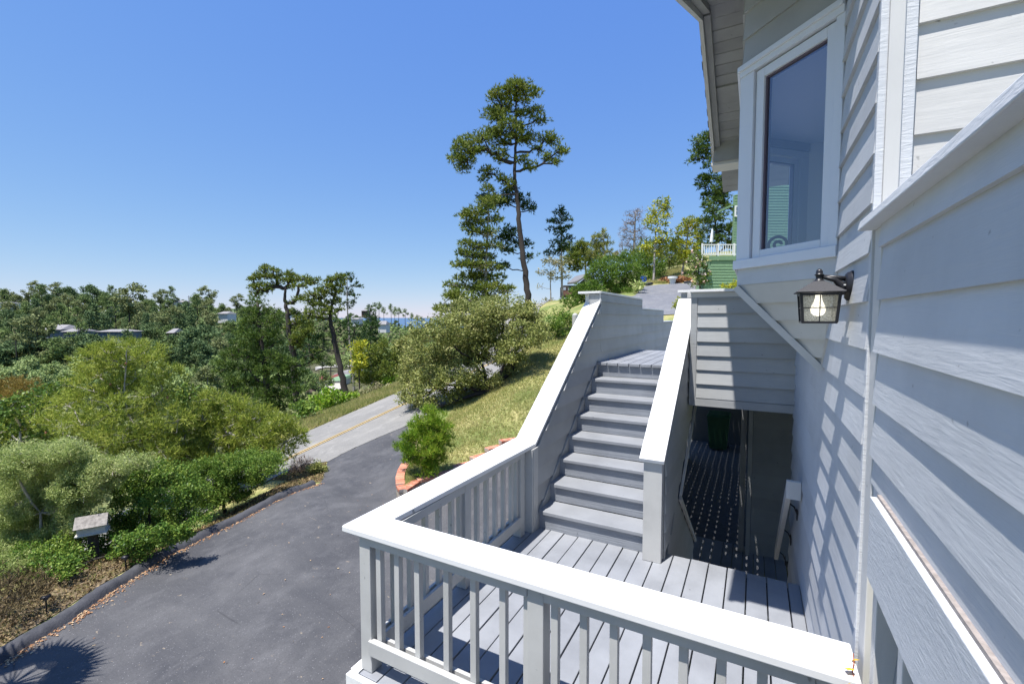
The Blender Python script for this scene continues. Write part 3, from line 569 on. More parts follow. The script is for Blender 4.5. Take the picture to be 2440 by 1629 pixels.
# ------------------------------------------------------------------ stairs up
st = thing('staircase', 'grey wooden staircase climbing from the deck between two siding walls', 'stairs', (-1.4, 4.2, 0))
RI, GO, YN = .1965, .2838, 4.225
rs = R_(21)
for i in range(7):
    yn = YN+i*GO; zt = RI*(i+1)
    B('tread', M['tread'], st, -1.892+rs.uniform(-.004, .004), -.855, yn, yn+.305, zt-.040, zt+rs.uniform(-.002, .002), bevel=.006)
for i in range(8):
    yn = YN+i*GO; B('riser', M['riser'], st, -1.882, -.855, yn+.028+rs.uniform(-.003, .003), yn+.052, RI*i+.001, RI*(i+1)-.041)
saw = [(YN+.034, 0)]
for i in range(8): saw += [(YN+.034+i*GO, RI*(i+1)-.012)]+([(YN+.034+(i+1)*GO, RI*(i+1)-.012)] if i < 7 else [])
def sawpieces(mb, x0, x1):
    for i in range(8): mb.box(x0, x1, YN+.034+i*GO, YN+.034+(i+1)*GO-.0005, max(RI*(i-1)-.05, .001), RI*(i+1)-.006)
sw = MB(); sawpieces(sw, -1.945, -1.8825); sw.build('stringer', M['riser'], st)
skz = lambda y: .17+.7100*(y-4.26)
MB().prism([(-1.972, 4.13, .001), (-1.972, 4.262, skz(4.262)), (-1.972, 6.24, skz(6.24)), (-1.972, 6.24, skz(6.24)-.5), (-1.972, 4.75, .001)], (.026, 0, 0)).build('skirt_board', M['grey_y'], st)
# left parapet
lp = thing('stair_wall', 'left stair side wall with white sloping cap and stepped top', 'wall', (-2.05, 6.0, -2.6), 'stair side walls')
capz = lambda y: .905+.7065*(y-4.262)
def yz(x, pts): return [(x, y, z) for y, z in pts]
bodyL = MB(); yk = 6.40
bodyL.prism(yz(-2.13, [(4.13, -2.6), (yk, -2.6), (yk, capz(yk)-.045), (4.262, .865), (4.13, .865)]), (.156, 0, 0))
for a, b, zt in ((yk, 9.08, 2.545), (9.08, 11.44, 2.36), (11.44, 13.4, 2.085)): bodyL.prism(yz(-2.13, [(a, -2.6), (b, -2.6), (b, zt), (a, zt)]), (.156, 0, 0))
bodyL.build('wall_core', M['grey_y'], lp)
sl_ = MB(); oL = (-1.974, 0, 0); nL = (1, 0, 0); zbL = 2.431-.1805*30
siding(sl_, oL, EY, nL, [(4.24, skz(4.24)+.01), (6.24, skz(6.24)+.012), (yk, 1.56), (yk, capz(yk)-.05), (4.27, .865), (4.24, .865)], zbL, .1805, .022, 31)
for a, b, zt in ((yk, 9.08, 2.54), (9.08, 11.44, 2.355), (11.44, 13.4, 2.08)): siding(sl_, oL, EY, nL, [(a, .6), (b, .6), (b, zt), (a, zt)], zbL, .1805, .022, 31)
sl_.build('siding', M['grey_y'], lp)
so = MB()
siding(so, (-2.13, 0, 0), EY, nx, [(4.13, -2.6), (yk, -2.6), (yk, capz(yk)-.05), (4.262, .86), (4.13, .86)], zbL, .1805, .017, 33)
siding(so, (-2.13, 0, 0), EY, nx, [(yk, -2.6), (9.08, -2.6), (9.08, 2.54), (yk, 2.54)], zbL, .1805, .017, 33); so.build('outer_siding', M['grey_y'], lp)
B('trim_board', M['rail'], lp, -2.135, -1.955, 4.105, 4.129, 0.0, .864, bevel=.003); B('trim_board', M['rail'], lp, -1.9735, -1.95, 4.131, 4.235, 0.0, .864, bevel=.003)
cl = MB()
cl.prism([(-2.255, 4.3365, z0c), (-2.255, 6.58, capz(6.58)-.06), (-2.255, 6.58, capz(6.58)-.02), (-2.255, 4.3365, z1c)][:4], (.0, 0, 0))
cl = MB(); a_, b_ = (4.337, 4.203), (6.57, 6.39)
v = [(-2.256, a_[0], z0c), (-1.967, a_[1], z0c), (-1.967, b_[1], 2.402), (-2.256, b_[0], 2.402), (-2.256, a_[0], z1c), (-1.967, a_[1], z1c), (-1.967, b_[1], 2.44), (-2.256, b_[0], 2.44)]
cl.poly(v, [(0, 3, 2, 1), (4, 5, 6, 7), (0, 1, 5, 4), (1, 2, 6, 5), (2, 3, 7, 6), (3, 0, 4, 7)]); cl.build('sloping_cap', M['cap_y'], lp, bevel=.004)
MB().poly([(-2.256, 6.571, 2.40), (-1.967, 6.391, 2.40), (-1.967, 6.43, 2.40), (-2.256, 6.62, 2.40), (-2.256, 6.571, 2.548), (-1.967, 6.391, 2.548), (-1.967, 6.43, 2.548), (-2.256, 6.62, 2.548)],
    [(0, 3, 2, 1), (4, 5, 6, 7), (0, 1, 5, 4), (1, 2, 6, 5), (2, 3, 7, 6), (3, 0, 4, 7)]).build('cap_end', M['cap_y'], lp, bevel=.003)
for a, b, zt, w0 in ((6.385, 9.10, 2.549, 1), (9.102, 11.46, 2.364, 0), (11.462, 13.42, 2.089, 0)): MB().box(-2.15, -1.955, a, b, zt, zt+.030).build('cap', M['cap_y'], lp, bevel=.003)
B('cap_end', M['cap_y'], lp, -2.15, -1.953, 9.083, 9.1, 2.395, 2.548); B('cap_end', M['cap_y'], lp, -2.15, -1.953, 11.443, 11.46, 2.12, 2.363)
MB().box(-2.30, -1.967, 6.37, 6.62, 2.549, 2.58).build('cap', M['cap_y'], lp, bevel=.003)
# right parapet
rp = thing('stair_wall', 'right stair side wall with white sloping cap ending in a post', 'wall', (-.76, 5.0, 0), 'stair side walls')
rz = lambda y: .945+.7015*(y-4.12)
MB().box(-.852, -.690, 4.118, 4.208, .001, .915).build('newel_post', M['rail'], rp, bevel=.004)
MB().poly([(-.884, 4.09, .912), (-.668, 4.09, .912), (-.668, 6.27, rz(6.27)-.035), (-.884, 6.27, rz(6.27)-.035), (-.884, 4.075, .948), (-.668, 4.075, .948), (-.668, 6.26, rz(6.26)), (-.884, 6.26, rz(6.26))],
    [(0, 3, 2, 1), (4, 5, 6, 7), (0, 1, 5, 4), (1, 2, 6, 5), (2, 3, 7, 6), (3, 0, 4, 7)]).build('sloping_cap', M['cap_y'], rp, bevel=.006)
rb = MB()
A1 = [(4.209, .0), (4.96, .312), (6.25, 1.09), (6.25, rz(6.25)-.055), (4.209, rz(4.209)-.055)]; A2 = [(4.36, -.02), (4.96, .308), (6.55, -.85), (6.5, -1.6), (4.36, -1.6)]
for q in (A1, A2): rb.prism(yz(-.840, q), (.158, 0, 0))
rb.build('wall_core', M['grey_y'], rp)
sr = MB()
for q in (A1, A2): siding(sr, (-.682, 0, 0), EY, nL, q, .945-.172*30, .172, .018, 41)
sr.build('siding', M['grey_y'], rp)
MB().prism(yz(-.66, [(4.965, .29), (4.985, .33), (6.30, 1.13), (6.30, 1.09)]), (.026, 0, 0)).prism(yz(-.66, [(4.965, .29), (6.56, -.87), (6.60, -.85), (4.985, .33)]), (.026, 0, 0)).build('edge_trim', M['siding_x'], rp)

# header wall over the passage
hd = thing('header_wall', 'clapboard wall over the passage with white cap beside the stairs', 'wall', (-.1, 5.7, 1.2))
B('wall_core', M['grey_x'], hd, -.66, XW-.002, 5.655, 5.76, 1.18, 2.489)
sh_ = MB(); siding(sh_, (0, 5.655, 0), EX, (0, -1, 0), [(-.585, 1.272), (XW-.005, 1.272), (XW-.005, 2.428), (-.585, 2.428)], 2.413-.1628*20, .1628, .026, 51); sh_.build('siding', M['grey_x'], hd)
B('bottom_board', M['grey_x'], hd, -.66, XW-.004, 5.632, 5.654, 1.178, 1.268, bevel=.003); B('top_board', M['siding_x'], hd, -.70, XW-.004, 5.634, 5.654, 2.43, 2.489, bevel=.003)
B('end_board', M['grey_x'], hd, -.66, -.588, 5.636, 5.654, 1.27, 2.428, bevel=.003)
B('cap', M['cap'], hd, -.665, XW-.004, 5.59, 5.79, 2.490, 2.520, bevel=.003); B('return_cap', M['cap'], hd, -.90, -.60, 6.285, 6.45, 2.525, 2.555, bevel=.003); B('return_wall', M['grey_x'], hd, -.86, -.60, 6.31, 6.43, 1.58, 2.524)

# upper landing and the walkway beyond (board gaps let the sun through)
ld = thing('upper_landing', 'grey board landing at the head of the staircase', 'landing', (-1.2, 7.5, 1.57))
def boards(x0, x1, y0, y1, zt, w=.141, gap=.010, mb=None, th=.038):
    mb = mb or MB(); x = x0
    while x < x1-.02: mb.box(x, min(x+w, x1), y0, y1, zt-th, zt); x += w+gap
    return mb
m1 = boards(-1.955, -.845, 6.205, 9.0, 1.572); boards(-.842, 2.6, 5.765, 9.0, 1.572, mb=m1); m1.build('decking', M['deck'], ld, bevel=.003)
m2 = boards(-1.955, 2.6, 9.01, 11.4, 1.39); boards(-1.955, 2.6, 11.41, 15.0, 1.20, mb=m2); m2.build('walkway_decking', M['deck'], ld)
j2 = MB()
for ya, yb, zt in ((6.25, 8.95, 1.53), (9.05, 11.35, 1.35), (11.45, 14.95, 1.16)):
    for yy in np.arange(ya, yb, .24): j2.box(-1.95, 2.6, yy, yy+.10, zt-.10, zt-.002)  # joist width and spacing shaped to break the sunlight below into dashes
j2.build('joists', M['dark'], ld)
# passage under the walkway
ps = thing('passage', 'dark shaded passage under the walkway with striped sunlight', 'passage', (-.6, 10, -1.6))
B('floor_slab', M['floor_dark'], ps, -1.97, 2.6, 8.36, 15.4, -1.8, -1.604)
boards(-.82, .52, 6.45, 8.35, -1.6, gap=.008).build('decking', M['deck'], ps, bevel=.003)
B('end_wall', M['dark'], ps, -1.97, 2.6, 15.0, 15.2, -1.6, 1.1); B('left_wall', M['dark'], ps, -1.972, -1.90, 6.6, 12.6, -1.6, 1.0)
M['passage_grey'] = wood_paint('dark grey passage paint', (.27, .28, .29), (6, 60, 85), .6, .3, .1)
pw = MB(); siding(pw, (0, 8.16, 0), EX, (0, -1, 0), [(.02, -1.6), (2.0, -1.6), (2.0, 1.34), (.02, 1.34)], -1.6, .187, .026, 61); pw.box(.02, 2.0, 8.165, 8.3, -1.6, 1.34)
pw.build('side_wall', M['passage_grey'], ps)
B('post', M['grey_x'], ps, -.155, -.075, 8.12, 8.2, -1.6, 1.34); B('post', M['grey_x'], ps, -.045, .015, 8.05, 8.13, -1.6, 1.34)
B('jamb', M['white'], ps, -1.62, -1.48, 12.9, 13.0, -1.6, .1)
# flight going down
dn = thing('lower_stairs', 'steps leading down from the deck to the passage', 'stairs', (0, 5.3, -1.6))
for i in range(8): z_ = -.2*(i+1); B('tread', M['tread'], dn, -.68, XW-.03, 4.345+i*.262, 4.345+(i+1)*.262, z_-.04, z_)
# handrail
hr = thing('handrail', 'grey board handrail on brackets descending along the house wall', 'handrail', (.3, 5.3, 0))
MB().prism([(.272, 4.50, .80), (.272, 6.10, -.52), (.272, 6.10, -.66), (.272, 4.50, .66)], (.04, 0, 0)).build('rail', M['trim'], hr, bevel=.004)
MB().box(.272, XW-.021, 4.455, 4.499, .66, .815).build('rail_return', M['trim'], hr, bevel=.003)
for yy in (4.75, 5.35, 6.0):
    zz = .73-.825*(yy-4.5); MB().tube([(.312, yy, zz), (.355, yy, zz-.03), (XW-.02, yy, zz-.09)], .007, 8).box(XW-.026, XW-.019, yy-.03, yy+.03, zz-.14, zz-.05).build('bracket', M['black_metal'], hr)
# wheelie bin at the end of the passage
bn = thing('wheelie_bin', 'dark green wheeled bin at the end of the passage', 'bin', (-.85, 14.3, -1.6))
M['bin'] = plain('dark green plastic', (.012, .05, .022), .5)
def frus(mb, c, w0, d0, w1, d1, z0, z1): mb.poly([(c[0]-w0, c[1]-d0, z0), (c[0]+w0, c[1]-d0, z0), (c[0]+w0, c[1]+d0, z0), (c[0]-w0, c[1]+d0, z0), (c[0]-w1, c[1]-d1, z1), (c[0]+w1, c[1]-d1, z1), (c[0]+w1, c[1]+d1, z1), (c[0]-w1, c[1]+d1, z1)], [(0,3,2,1),(4,5,6,7),(0,1,5,4),(1,2,6,5),(2,3,7,6),(3,0,4,7)]); return mb
frus(MB(), (-.85, 14.35), .22, .24, .29, .33, -1.55, -.62).build('body', M['bin'], bn); frus(MB(), (-.85, 14.35), .31, .35, .27, .30, -.62, -.55).box(-1.1, -.6, 14.66, 14.72, -.62, -.57).build('lid', M['bin'], bn)
for sx_ in (-1, 1): MB().tube([(-.85+sx_*.22, 14.58, -1.5), (-.85+sx_*.28, 14.58, -1.5)], .10, 16).build('wheel', M['dark'], bn)
# white end piece and rail beyond the stepped wall
wr = thing('walkway_rail', 'white post and short rail beyond the stepped wall', 'railing', (-1.9, 13.6, 1.2))
B('post', M['white'], wr, -1.72, -1.50, 13.9, 14.1, 1.2, 2.42); B('post', M['white'], wr, -1.52, -1.44, 13.85, 13.9, 1.2, 2.42); B('rail', plain('tan rail', (.35, .30, .24), .8), wr, -2.0, -1.725, 13.95, 14.0, 2.3, 2.34)
# ------------------------------------------------------------------ vegetation
def soup(name, V, k, mat, parent):
    """V: (N, k, 3) separate k-cornered faces -> one mesh"""
    N = len(V); o3 = origin_of(parent); v = (V.reshape(-1, 3)-o3).astype(np.float32)
    me = bpy.data.meshes.new(name); me.vertices.add(N*k); me.vertices.foreach_set('co', v.ravel()); me.loops.add(N*k)
    me.loops.foreach_set('vertex_index', np.arange(N*k, dtype=np.int32)); me.polygons.add(N)
    me.polygons.foreach_set('loop_start', np.arange(0, N*k, k, dtype=np.int32)); me.polygons.foreach_set('loop_total', np.full(N, k, dtype=np.int32))
    me.update(calc_edges=True); return link_mesh(name, me, mat, parent)
def unit(v): return v/(np.linalg.norm(v, axis=-1, keepdims=True)+1e-9)
def leaf_quads(P, s, rs, up=.3, ar=.5):
    n = len(P); a = rs.randn(n, 3); a[:, 2] = a[:, 2]*.8+up; a = unit(a); b = unit(np.cross(a, rs.randn(n, 3))); L = s*rs.uniform(.6, 1.35, (n, 1)); w = L*ar*.5
    c = unit(np.cross(a, b)); m = P+a*L*.45+c*L*.08
    return np.stack([P, m-b*w, P+a*L, m+b*w], 1)
def needles(P, s, rs, out, k=7, w=.05, up=.5):
    """tufts: k thin blades fanning from each point around its outward direction"""
    n = len(P); d = unit(out+np.array((0, 0, up))+rs.randn(n, 3)*.35); dd = unit(d[:, None]+rs.randn(n, k, 3)*.55); L = s*rs.uniform(.6, 1.2, (n, k, 1))
    sd_v = unit(np.cross(dd, rs.randn(n, k, 3)))*(s*w); p = P[:, None]+dd*L*.05
    return np.stack([p-sd_v, p+sd_v, p+dd*L], 2).reshape(-1, 3, 3)
def sub_clumps(blob, rs, sub, flat):
    c, r = np.array(blob[:3]), np.array(blob[3:6]); n = max(3, int(4.2*(np.prod(r)**(1/3)/sub)**2)); d = unit(rs.randn(n, 3)); rad = rs.uniform(.25, 1.0, (n, 1))**.55
    d[:, 2] = np.where(d[:, 2] < -.35, d[:, 2]*.5, d[:, 2]); return c+d*rad*(r*.92), d
def crown(name, blobs, mat, parent, rs, kind='leaf', s=.1, q=4., sub=.35, flat=.6, up=.3, k=7, ar=.5, w=.05):
    Pa, Oa = [], []
    for b in blobs:
        r = np.array(b[3:6]); cc, d = sub_clumps(b, rs, sub, flat); area = math.pi*r[0]*r[2]
        tot = q*area/(s*s*(ar*.5 if kind == 'leaf' else k*w*.9)); m = max(4, int(tot/len(cc)))
        g = rs.randn(len(cc), m, 3); g /= np.maximum(1, np.linalg.norm(g, axis=2, keepdims=True)/1.7); sc = sub*rs.uniform(.55, 1.2, (len(cc), 1, 1)); off = g*sc*np.array((.62, .62, .62*flat))
        P = cc[:, None]+off; Pa.append(P.reshape(-1, 3)); O = d[:, None]*.6+g*.5; Oa.append(np.broadcast_to(O, P.shape).reshape(-1, 3))
    P = np.concatenate(Pa); O = np.concatenate(Oa)
    if kind == 'leaf': return soup(name, leaf_quads(P, s, rs, up, ar), 4, mat, parent)
    return soup(name, needles(P, s, rs, unit(O), k, w, up), 3, mat, parent)
def trunk(name, pts, r0, r1, blobs, mat, parent, rs, k=7, limb=.35, twigs=3, sub=.35, sag=.0):
    mb = MB(); pts = [np.array(p, float) for p in pts]; n = 14; pl_ = []
    for i in range(len(pts)-1):
        for j in range(4): pl_.append(pts[i]*(1-j/4)+pts[i+1]*(j/4))
    pl_.append(pts[-1]); pl_ = np.array(pl_); sm = pl_.copy()
    for _ in range(2): sm[1:-1] = (sm[:-2]+sm[1:-1]*2+sm[2:])/4
    H = np.linspace(0, 1, len(sm)); rad = r0*(1-H)+r1*H; rad[0] *= 1.35
    sm += rs.randn(*sm.shape)*rad[:, None]*.18*np.array((1, 1, 0)); mb.tube(sm, rad, k)
    # boughs fork from the trunk or from earlier boughs; thickness adds up towards the trunk
    cs = np.array([b[:3] for b in blobs]); dt = np.array([np.min(np.linalg.norm(sm-c, axis=1)) for c in cs]); order = np.argsort(dt)
    npos = [p for p in sm]; nrad = list(rad); npar = [-1]*len(sm); nseg = []; nT = len(sm)
    lo = sm[0, 2]+(sm[-1, 2]-sm[0, 2])*.12
    for bi in order:
        c = cs[bi]; N = np.array(npos); d = np.linalg.norm(N-c, axis=1); up_ = np.maximum(0, N[:, 2]-c[2]+.12*d); cost = d+1.2*up_+np.where(N[:, 2] < lo, 3, 0); cost[nT:] += .12*d[nT:]+.15
        i = int(np.argmin(cost)); a = N[i]; t = c-a; L = np.linalg.norm(t)
        if L < .04: continue
        par = i
        for f, o_ in ((.33, -.08), (.66, -.05), (1.0, 0)):
            q_ = a+t*f+np.array((0, 0, o_*L))+rs.randn(3)*L*.05*(f < 1); npos.append(q_); npar.append(par); par = len(npos)-1
        nseg.append((par, blobs[bi]))
    load = np.zeros(len(npos))
    for e, b in nseg:
        k_ = e
        while k_ >= nT: load[k_] += 1; k_ = npar[k_]
    rb_ = min(limb*r0*.42, .035+.012*float(np.mean([b[3] for b in blobs])))
    rr__ = lambda i: (rad[i]*.6 if i < nT else min(rb_*math.sqrt(load[i])+.004, r0*.62))
    for e, b in nseg:
        ch = [e, npar[e], npar[npar[e]], npar[npar[npar[e]]]][::-1]
        rl = [min(rr__(ch[0]), rr__(ch[1])*1.25)]+[rr__(q_) for q_ in ch[1:3]]+[rr__(ch[3])*.55]
        mb.tube([npos[q_] for q_ in ch], rl, 6, False); c = npos[e]; r = np.array(b[3:6])
        for _ in range(twigs):
            e2 = np.array(c)+unit(rs.randn(3)+np.array((0, 0, .4)))*r*.9; s_ = np.array(npos[ch[2]])*.5+np.array(c)*.5; md = (s_+e2)/2+rs.randn(3)*np.linalg.norm(e2-s_)*.12
            mb.tube([s_, md, e2], [rb_*.6, rb_*.4, rb_*.12], 4, False)
    return mb.build(name, mat, parent, smooth=True)
def zs_of(zf, s): return s*1.03874 if zf else 1
def px_blobs(zf, s, D, lst, rs, dj=.6, rscale=1.0, stand=False):
    out = []
    for b in lst:
        x, y, rx, ry = b[:4]; px, py = zf(x, y) if zf else (x, y); f = D/1044/(s*1.03874 if zf else 1)
        RX, RZ = rx*f*rscale, ry*f*rscale; dd = b[4] if len(b) > 4 else rs.uniform(-dj, dj)*RX*1.5; 
        if stand:                                       # low boughs rest on the ground, nearer than the top
            gp_ = on_ground(px, py+ry/(zs_of(zf, s))*.55, 4, 90); Dg = float((gp_-CAM)@FW)
            if Dg < D+dd: dd = Dg-.4-D
        c = at(px, py, D+dd); out.append((c[0], c[1], c[2], RX, (RX+RZ)/2*1.1, RZ))
    return out
def grounded(pts, D=None):
    p = np.array(pts[0]); g = gz(p[0], p[1]); base = np.array((p[0], p[1], min(g-.1, p[2]-.02))); return [base]+[np.array(q) for q in pts]
def plant(name, label, cat, zf, zs, D, tr, bl, leafmat, barkmat, seed, r0=.2, r1=.05, group=None, trunk_kw=None, parts=('trunk', 'crown'), dj=.6, extra=None, stand=False, rscale=1.18, dup=0, **kw):
    rs = R_(seed); blobs = px_blobs(zf, zs, D, bl, rs, dj, rscale, stand)
    for _ in range(dup): blobs = blobs+[(b[0]+rs.uniform(-.6, .6)*b[3], b[1]+rs.uniform(-.6, .6)*b[3], b[2]+rs.uniform(-.5, .6)*b[5], b[3]*.75, b[4]*.75, b[5]*.75) for b in blobs]
    P = [at(*(zf(x, y) if zf else (x, y)), D) for x, y in tr] if tr else None
    if P is None:
        c = np.mean([b[:3] for b in blobs], axis=0); zb_ = min(b[2] for b in blobs); P = [np.array((c[0], c[1], zb_)), np.array((c[0], c[1], c[2]))]
    P = grounded(P); root = thing(name, label, cat, tuple(P[0]+np.array((0, 0, .1))), group)
    trunk(parts[0], P, r0, r1, blobs, barkmat, root, rs, **(trunk_kw or {}))
    crown(parts[1], blobs, leafmat, root, rs, **kw)
    if extra: extra(root, rs, blobs)
    return root
M['bark'] = plain('dark pine bark', (.055, .045, .04), .95, 0, 1.0, 14, .45)
M['bark_grey'] = plain('grey lichened bark', (.30, .28, .25), .9, 0, .8, 18, .35)
M['bark_pale'] = plain('pale shrub wood', (.42, .38, .34), .85, 0, .5, 25, .3)
M['pine'] = foliage('dark pine needles', [(.035, .078, .017), (.09, .155, .026), (.19, .25, .05)], .55, .22)
M['pine2'] = foliage('olive pine needles', [(.060, .11, .02), (.16, .22, .035), (.33, .34, .07)], .55, .25)
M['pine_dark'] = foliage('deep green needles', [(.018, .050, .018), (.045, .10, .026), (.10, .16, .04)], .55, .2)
M['young'] = foliage('bright young needles', [(.09, .20, .015), (.19, .34, .025), (.38, .42, .05)], .5, .3)
M['shrub_pine'] = foliage('yellow green needles', [(.13, .19, .028), (.28, .35, .05), (.46, .47, .10)], .55, .3)
M['silver'] = foliage('silvery grey green leaves', [(.18, .26, .06), (.36, .44, .14), (.58, .60, .28)], .6, .3)
M['green'] = foliage('fresh green leaves', [(.05, .12, .018), (.13, .23, .035), (.30, .38, .07)], .45, .3)
M['bright'] = foliage('bright yellow green leaves', [(.10, .22, .015), (.20, .36, .03), (.36, .45, .05)], .45, .35)
M['olive'] = foliage('olive and khaki leaves', [(.12, .16, .035), (.25, .28, .075), (.46, .45, .17)], .5, .25)
M['broad'] = foliage('glossy dark broad leaves', [(.04, .09, .015), (.11, .19, .03), (.28, .32, .05)], .35, .2)
M['yellow_leaf'] = foliage('yellow green pine tips', [(.12, .18, .02), (.32, .37, .035), (.62, .56, .05)], .5, .3)
M['rust'] = foliage('orange brown dry foliage', [(.10, .09, .02), (.25, .18, .04), (.36, .25, .07)], .7, .2)
M['dead'] = foliage('dry grey red twigs', [(.16, .10, .08), (.26, .19, .16), (.33, .28, .25)], .9, .1)
M['lichen'] = foliage('pale lichen and old needles', [(.12, .14, .05), (.28, .27, .13), (.50, .45, .28)], .8, .3)
M['litter2'] = foliage('brown dry twigs and leaves', [(.05, .045, .02), (.14, .10, .05), (.26, .22, .11)], .9, .1)
M['thicket'] = foliage('green thicket needles', [(.05, .12, .018), (.12, .22, .03), (.24, .32, .06)], .55, .3)
M['grass'] = foliage('dry and green grass blades', [(.16, .23, .045), (.38, .38, .13), (.62, .52, .27)], .8, .35)

# left foreground shrubs (between the kerb and the falling ground)
def cones(root, rs, blobs):
    mb = MB()
    for b in blobs[::2]:
        c = np.array(b[:3])+unit(rs.randn(3))*np.array(b[3:6])*.8; mb.lathe(c, [(.005, -.04), (.028, -.02), (.03, .01), (.012, .04)], 7)
    tag(mb.build('pine_cones', plain('brown cone', (.28, .13, .07), .8), root), kind='stuff')
plant('pine_shrub', 'tall yellow green pine shrub with bare grey branches, left of the driveway', 'shrub', Z5, 3.0908, 13.5,
      [(1060, 1000), (1045, 800), (1020, 690), (940, 590), (912, 420), (932, 180)],
      [(950,70,100,50),(760,110,120,60),(640,170,90,50),(1090,150,120,80),(870,200,170,90),(700,280,120,80),(1210,290,90,90),(1020,300,150,90),(860,380,170,90),(640,400,140,80),(1180,430,110,90),(480,500,150,60),
       (800,540,190,100),(1060,560,170,100),(450,640,180,80),(640,660,160,80),(880,720,200,100),(1120,740,180,100),(700,800,150,70),(1290,620,130,100),(1330,800,130,90),(1000,850,170,70),(780,880,150,60),(1180,860,150,80),(560,790,130,60),(1380,700,110,90)],
      M['shrub_pine'], M['bark_pale'], 101, .065, .015, parts=('stems', 'foliage'), trunk_kw=dict(twigs=8, limb=.5), extra=cones, stand=True, kind='needle', s=.17, q=3.1, sub=.20, flat=.8, up=.9, k=7, w=.06)
plant('pine_shrub', 'wide dense pine shrub overhanging the pale road edge', 'shrub', Z5, 3.0908, 14.2,
      [(1480, 1050), (1500, 900), (1600, 700), (1780, 640), (1900, 600)],
      [(1560,480,130,70),(1700,520,140,70),(1480,600,130,90),(1620,610,160,90),(1800,600,140,90),(1930,600,110,80),(2060,660,100,90),(2130,760,90,110),(2060,850,110,80),(1900,740,150,90),(1720,730,140,90),(1520,760,130,100),(1430,880,120,100),(1600,860,130,80),(1760,860,120,70),(1930,850,110,70),(1560,950,120,70),(1350,930,110,70)],
      M['shrub_pine'], M['bark_pale'], 102, .10, .03, parts=('stems', 'foliage'), trunk_kw=dict(twigs=7, limb=.5), extra=cones, stand=True, kind='needle', s=.17, q=3.5, sub=.20, flat=.85, up=1.0, k=7, w=.06)
plant('feathery_shrub', 'large silvery green feathery shrub around the wooden birdhouse', 'shrub', Z5, 3.0908, 9.3, [(300, 1700), (300, 1300)],
      [(260,860,230,70),(470,850,140,60),(90,960,190,110),(330,980,230,110),(560,960,170,90),(730,960,110,60),(120,1130,210,120),(390,1130,220,110),(620,1110,160,100),(740,1080,90,70),(90,1310,180,120),(320,1300,190,110),(500,1260,130,90),(160,1470,190,100),(400,1440,130,70),(60,1590,150,80),(240,1560,150,80),(420,1540,110,60),(30,1720,130,80),(170,1680,120,70),(600,1130,120,80),(560,1400,90,70),(860,960,120,60),(990,930,110,50),(820,1040,90,50),(700,1180,70,50),(600,1385,62,50),(640,1440,60,40)],
      M['silver'], M['bark_pale'], 103, .07, .02, parts=('stems', 'foliage'), trunk_kw=dict(twigs=9, limb=.5), stand=True, kind='leaf', s=.042, q=5.2, sub=.15, flat=1.0, up=.7, ar=.30)
plant('leafy_shrub', 'dark green leafy shrub behind the kerb, right of the birdhouse', 'shrub', Z5, 3.0908, 10.4, [(1100, 1600), (1100, 1200)],
      [(880,1060,130,80),(1080,1010,150,80),(1290,1040,140,80),(980,1180,160,90),(1210,1180,170,90),(1400,1140,110,80),(900,1330,120,80),(1120,1350,170,90),(1340,1320,110,80),(860,1440,110,50),(1080,1480,150,50),(1000,1545,150,40),(800,1540,100,50),(1250,1430,120,50),(560,1510,110,60),(1480,1330,70,40),(1000,1420,130,60)],
      M['green'], M['bark'], 104, .06, .02, parts=('stems', 'foliage'), trunk_kw=dict(twigs=6, limb=.5), stand=True, kind='leaf', s=.052, q=4.6, sub=.17, flat=.8, up=.3, ar=.55)
plant('leafy_shrub', 'green shrub with feathery tips beside the dry verge near the road', 'shrub', Z5, 3.0908, 12.6, [(1650, 1250), (1650, 1050)],
      [(1500,1020,120,90),(1680,960,150,80),(1850,930,120,70),(1560,1120,140,90),(1720,1080,130,80),(1640,1190,110,70),(1480,1230,80,60),(1950,960,110,70),(1880,1050,100,60),(2010,900,80,50),(1780,1180,80,50)],
      M['green'], M['bark'], 105, .06, .02, parts=('stems', 'foliage'), trunk_kw=dict(twigs=6, limb=.5), stand=True, kind='leaf', s=.055, q=4.6, sub=.18, flat=.9, up=.5, ar=.4)
plant('ground_shrub', 'low bright green leafy growth around the foot of the birdhouse post', 'shrub', Z6, 2.763, 8.8, [(700, 560), (700, 480)],
      [(860,370,80,50),(950,400,90,50),(1060,370,90,50),(1160,340,80,46),(780,440,70,40),(900,450,80,36),(500,470,90,60),(380,430,90,70),(300,520,100,60),(450,560,80,40),(160,480,110,80),(60,560,80,70),(1230,300,70,50),(1000,320,90,50)],
      M['green'], M['bark'], 114, .04, .015, parts=('stems', 'foliage'), trunk_kw=dict(twigs=5, limb=.5), stand=True, kind='leaf', s=.05, q=4.6, sub=.15, flat=.8, up=.3, ar=.6)
plant('ground_shrub', 'brown twiggy undergrowth at the bottom of the silvery shrub', 'shrub', Z6, 2.763, 7.8, [(100, 900), (100, 760)],
      [(60,640,110,70),(180,650,90,70),(40,760,100,70),(150,770,80,60),(260,700,70,50),(-60,700,100,110),(20,860,80,40)],
      M['litter2'], M['bark'], 115, .04, .015, parts=('stems', 'foliage'), trunk_kw=dict(twigs=12, limb=.5), stand=True, kind='needle', s=.12, q=1.5, sub=.16, flat=.9, up=.9, k=5, w=.05)
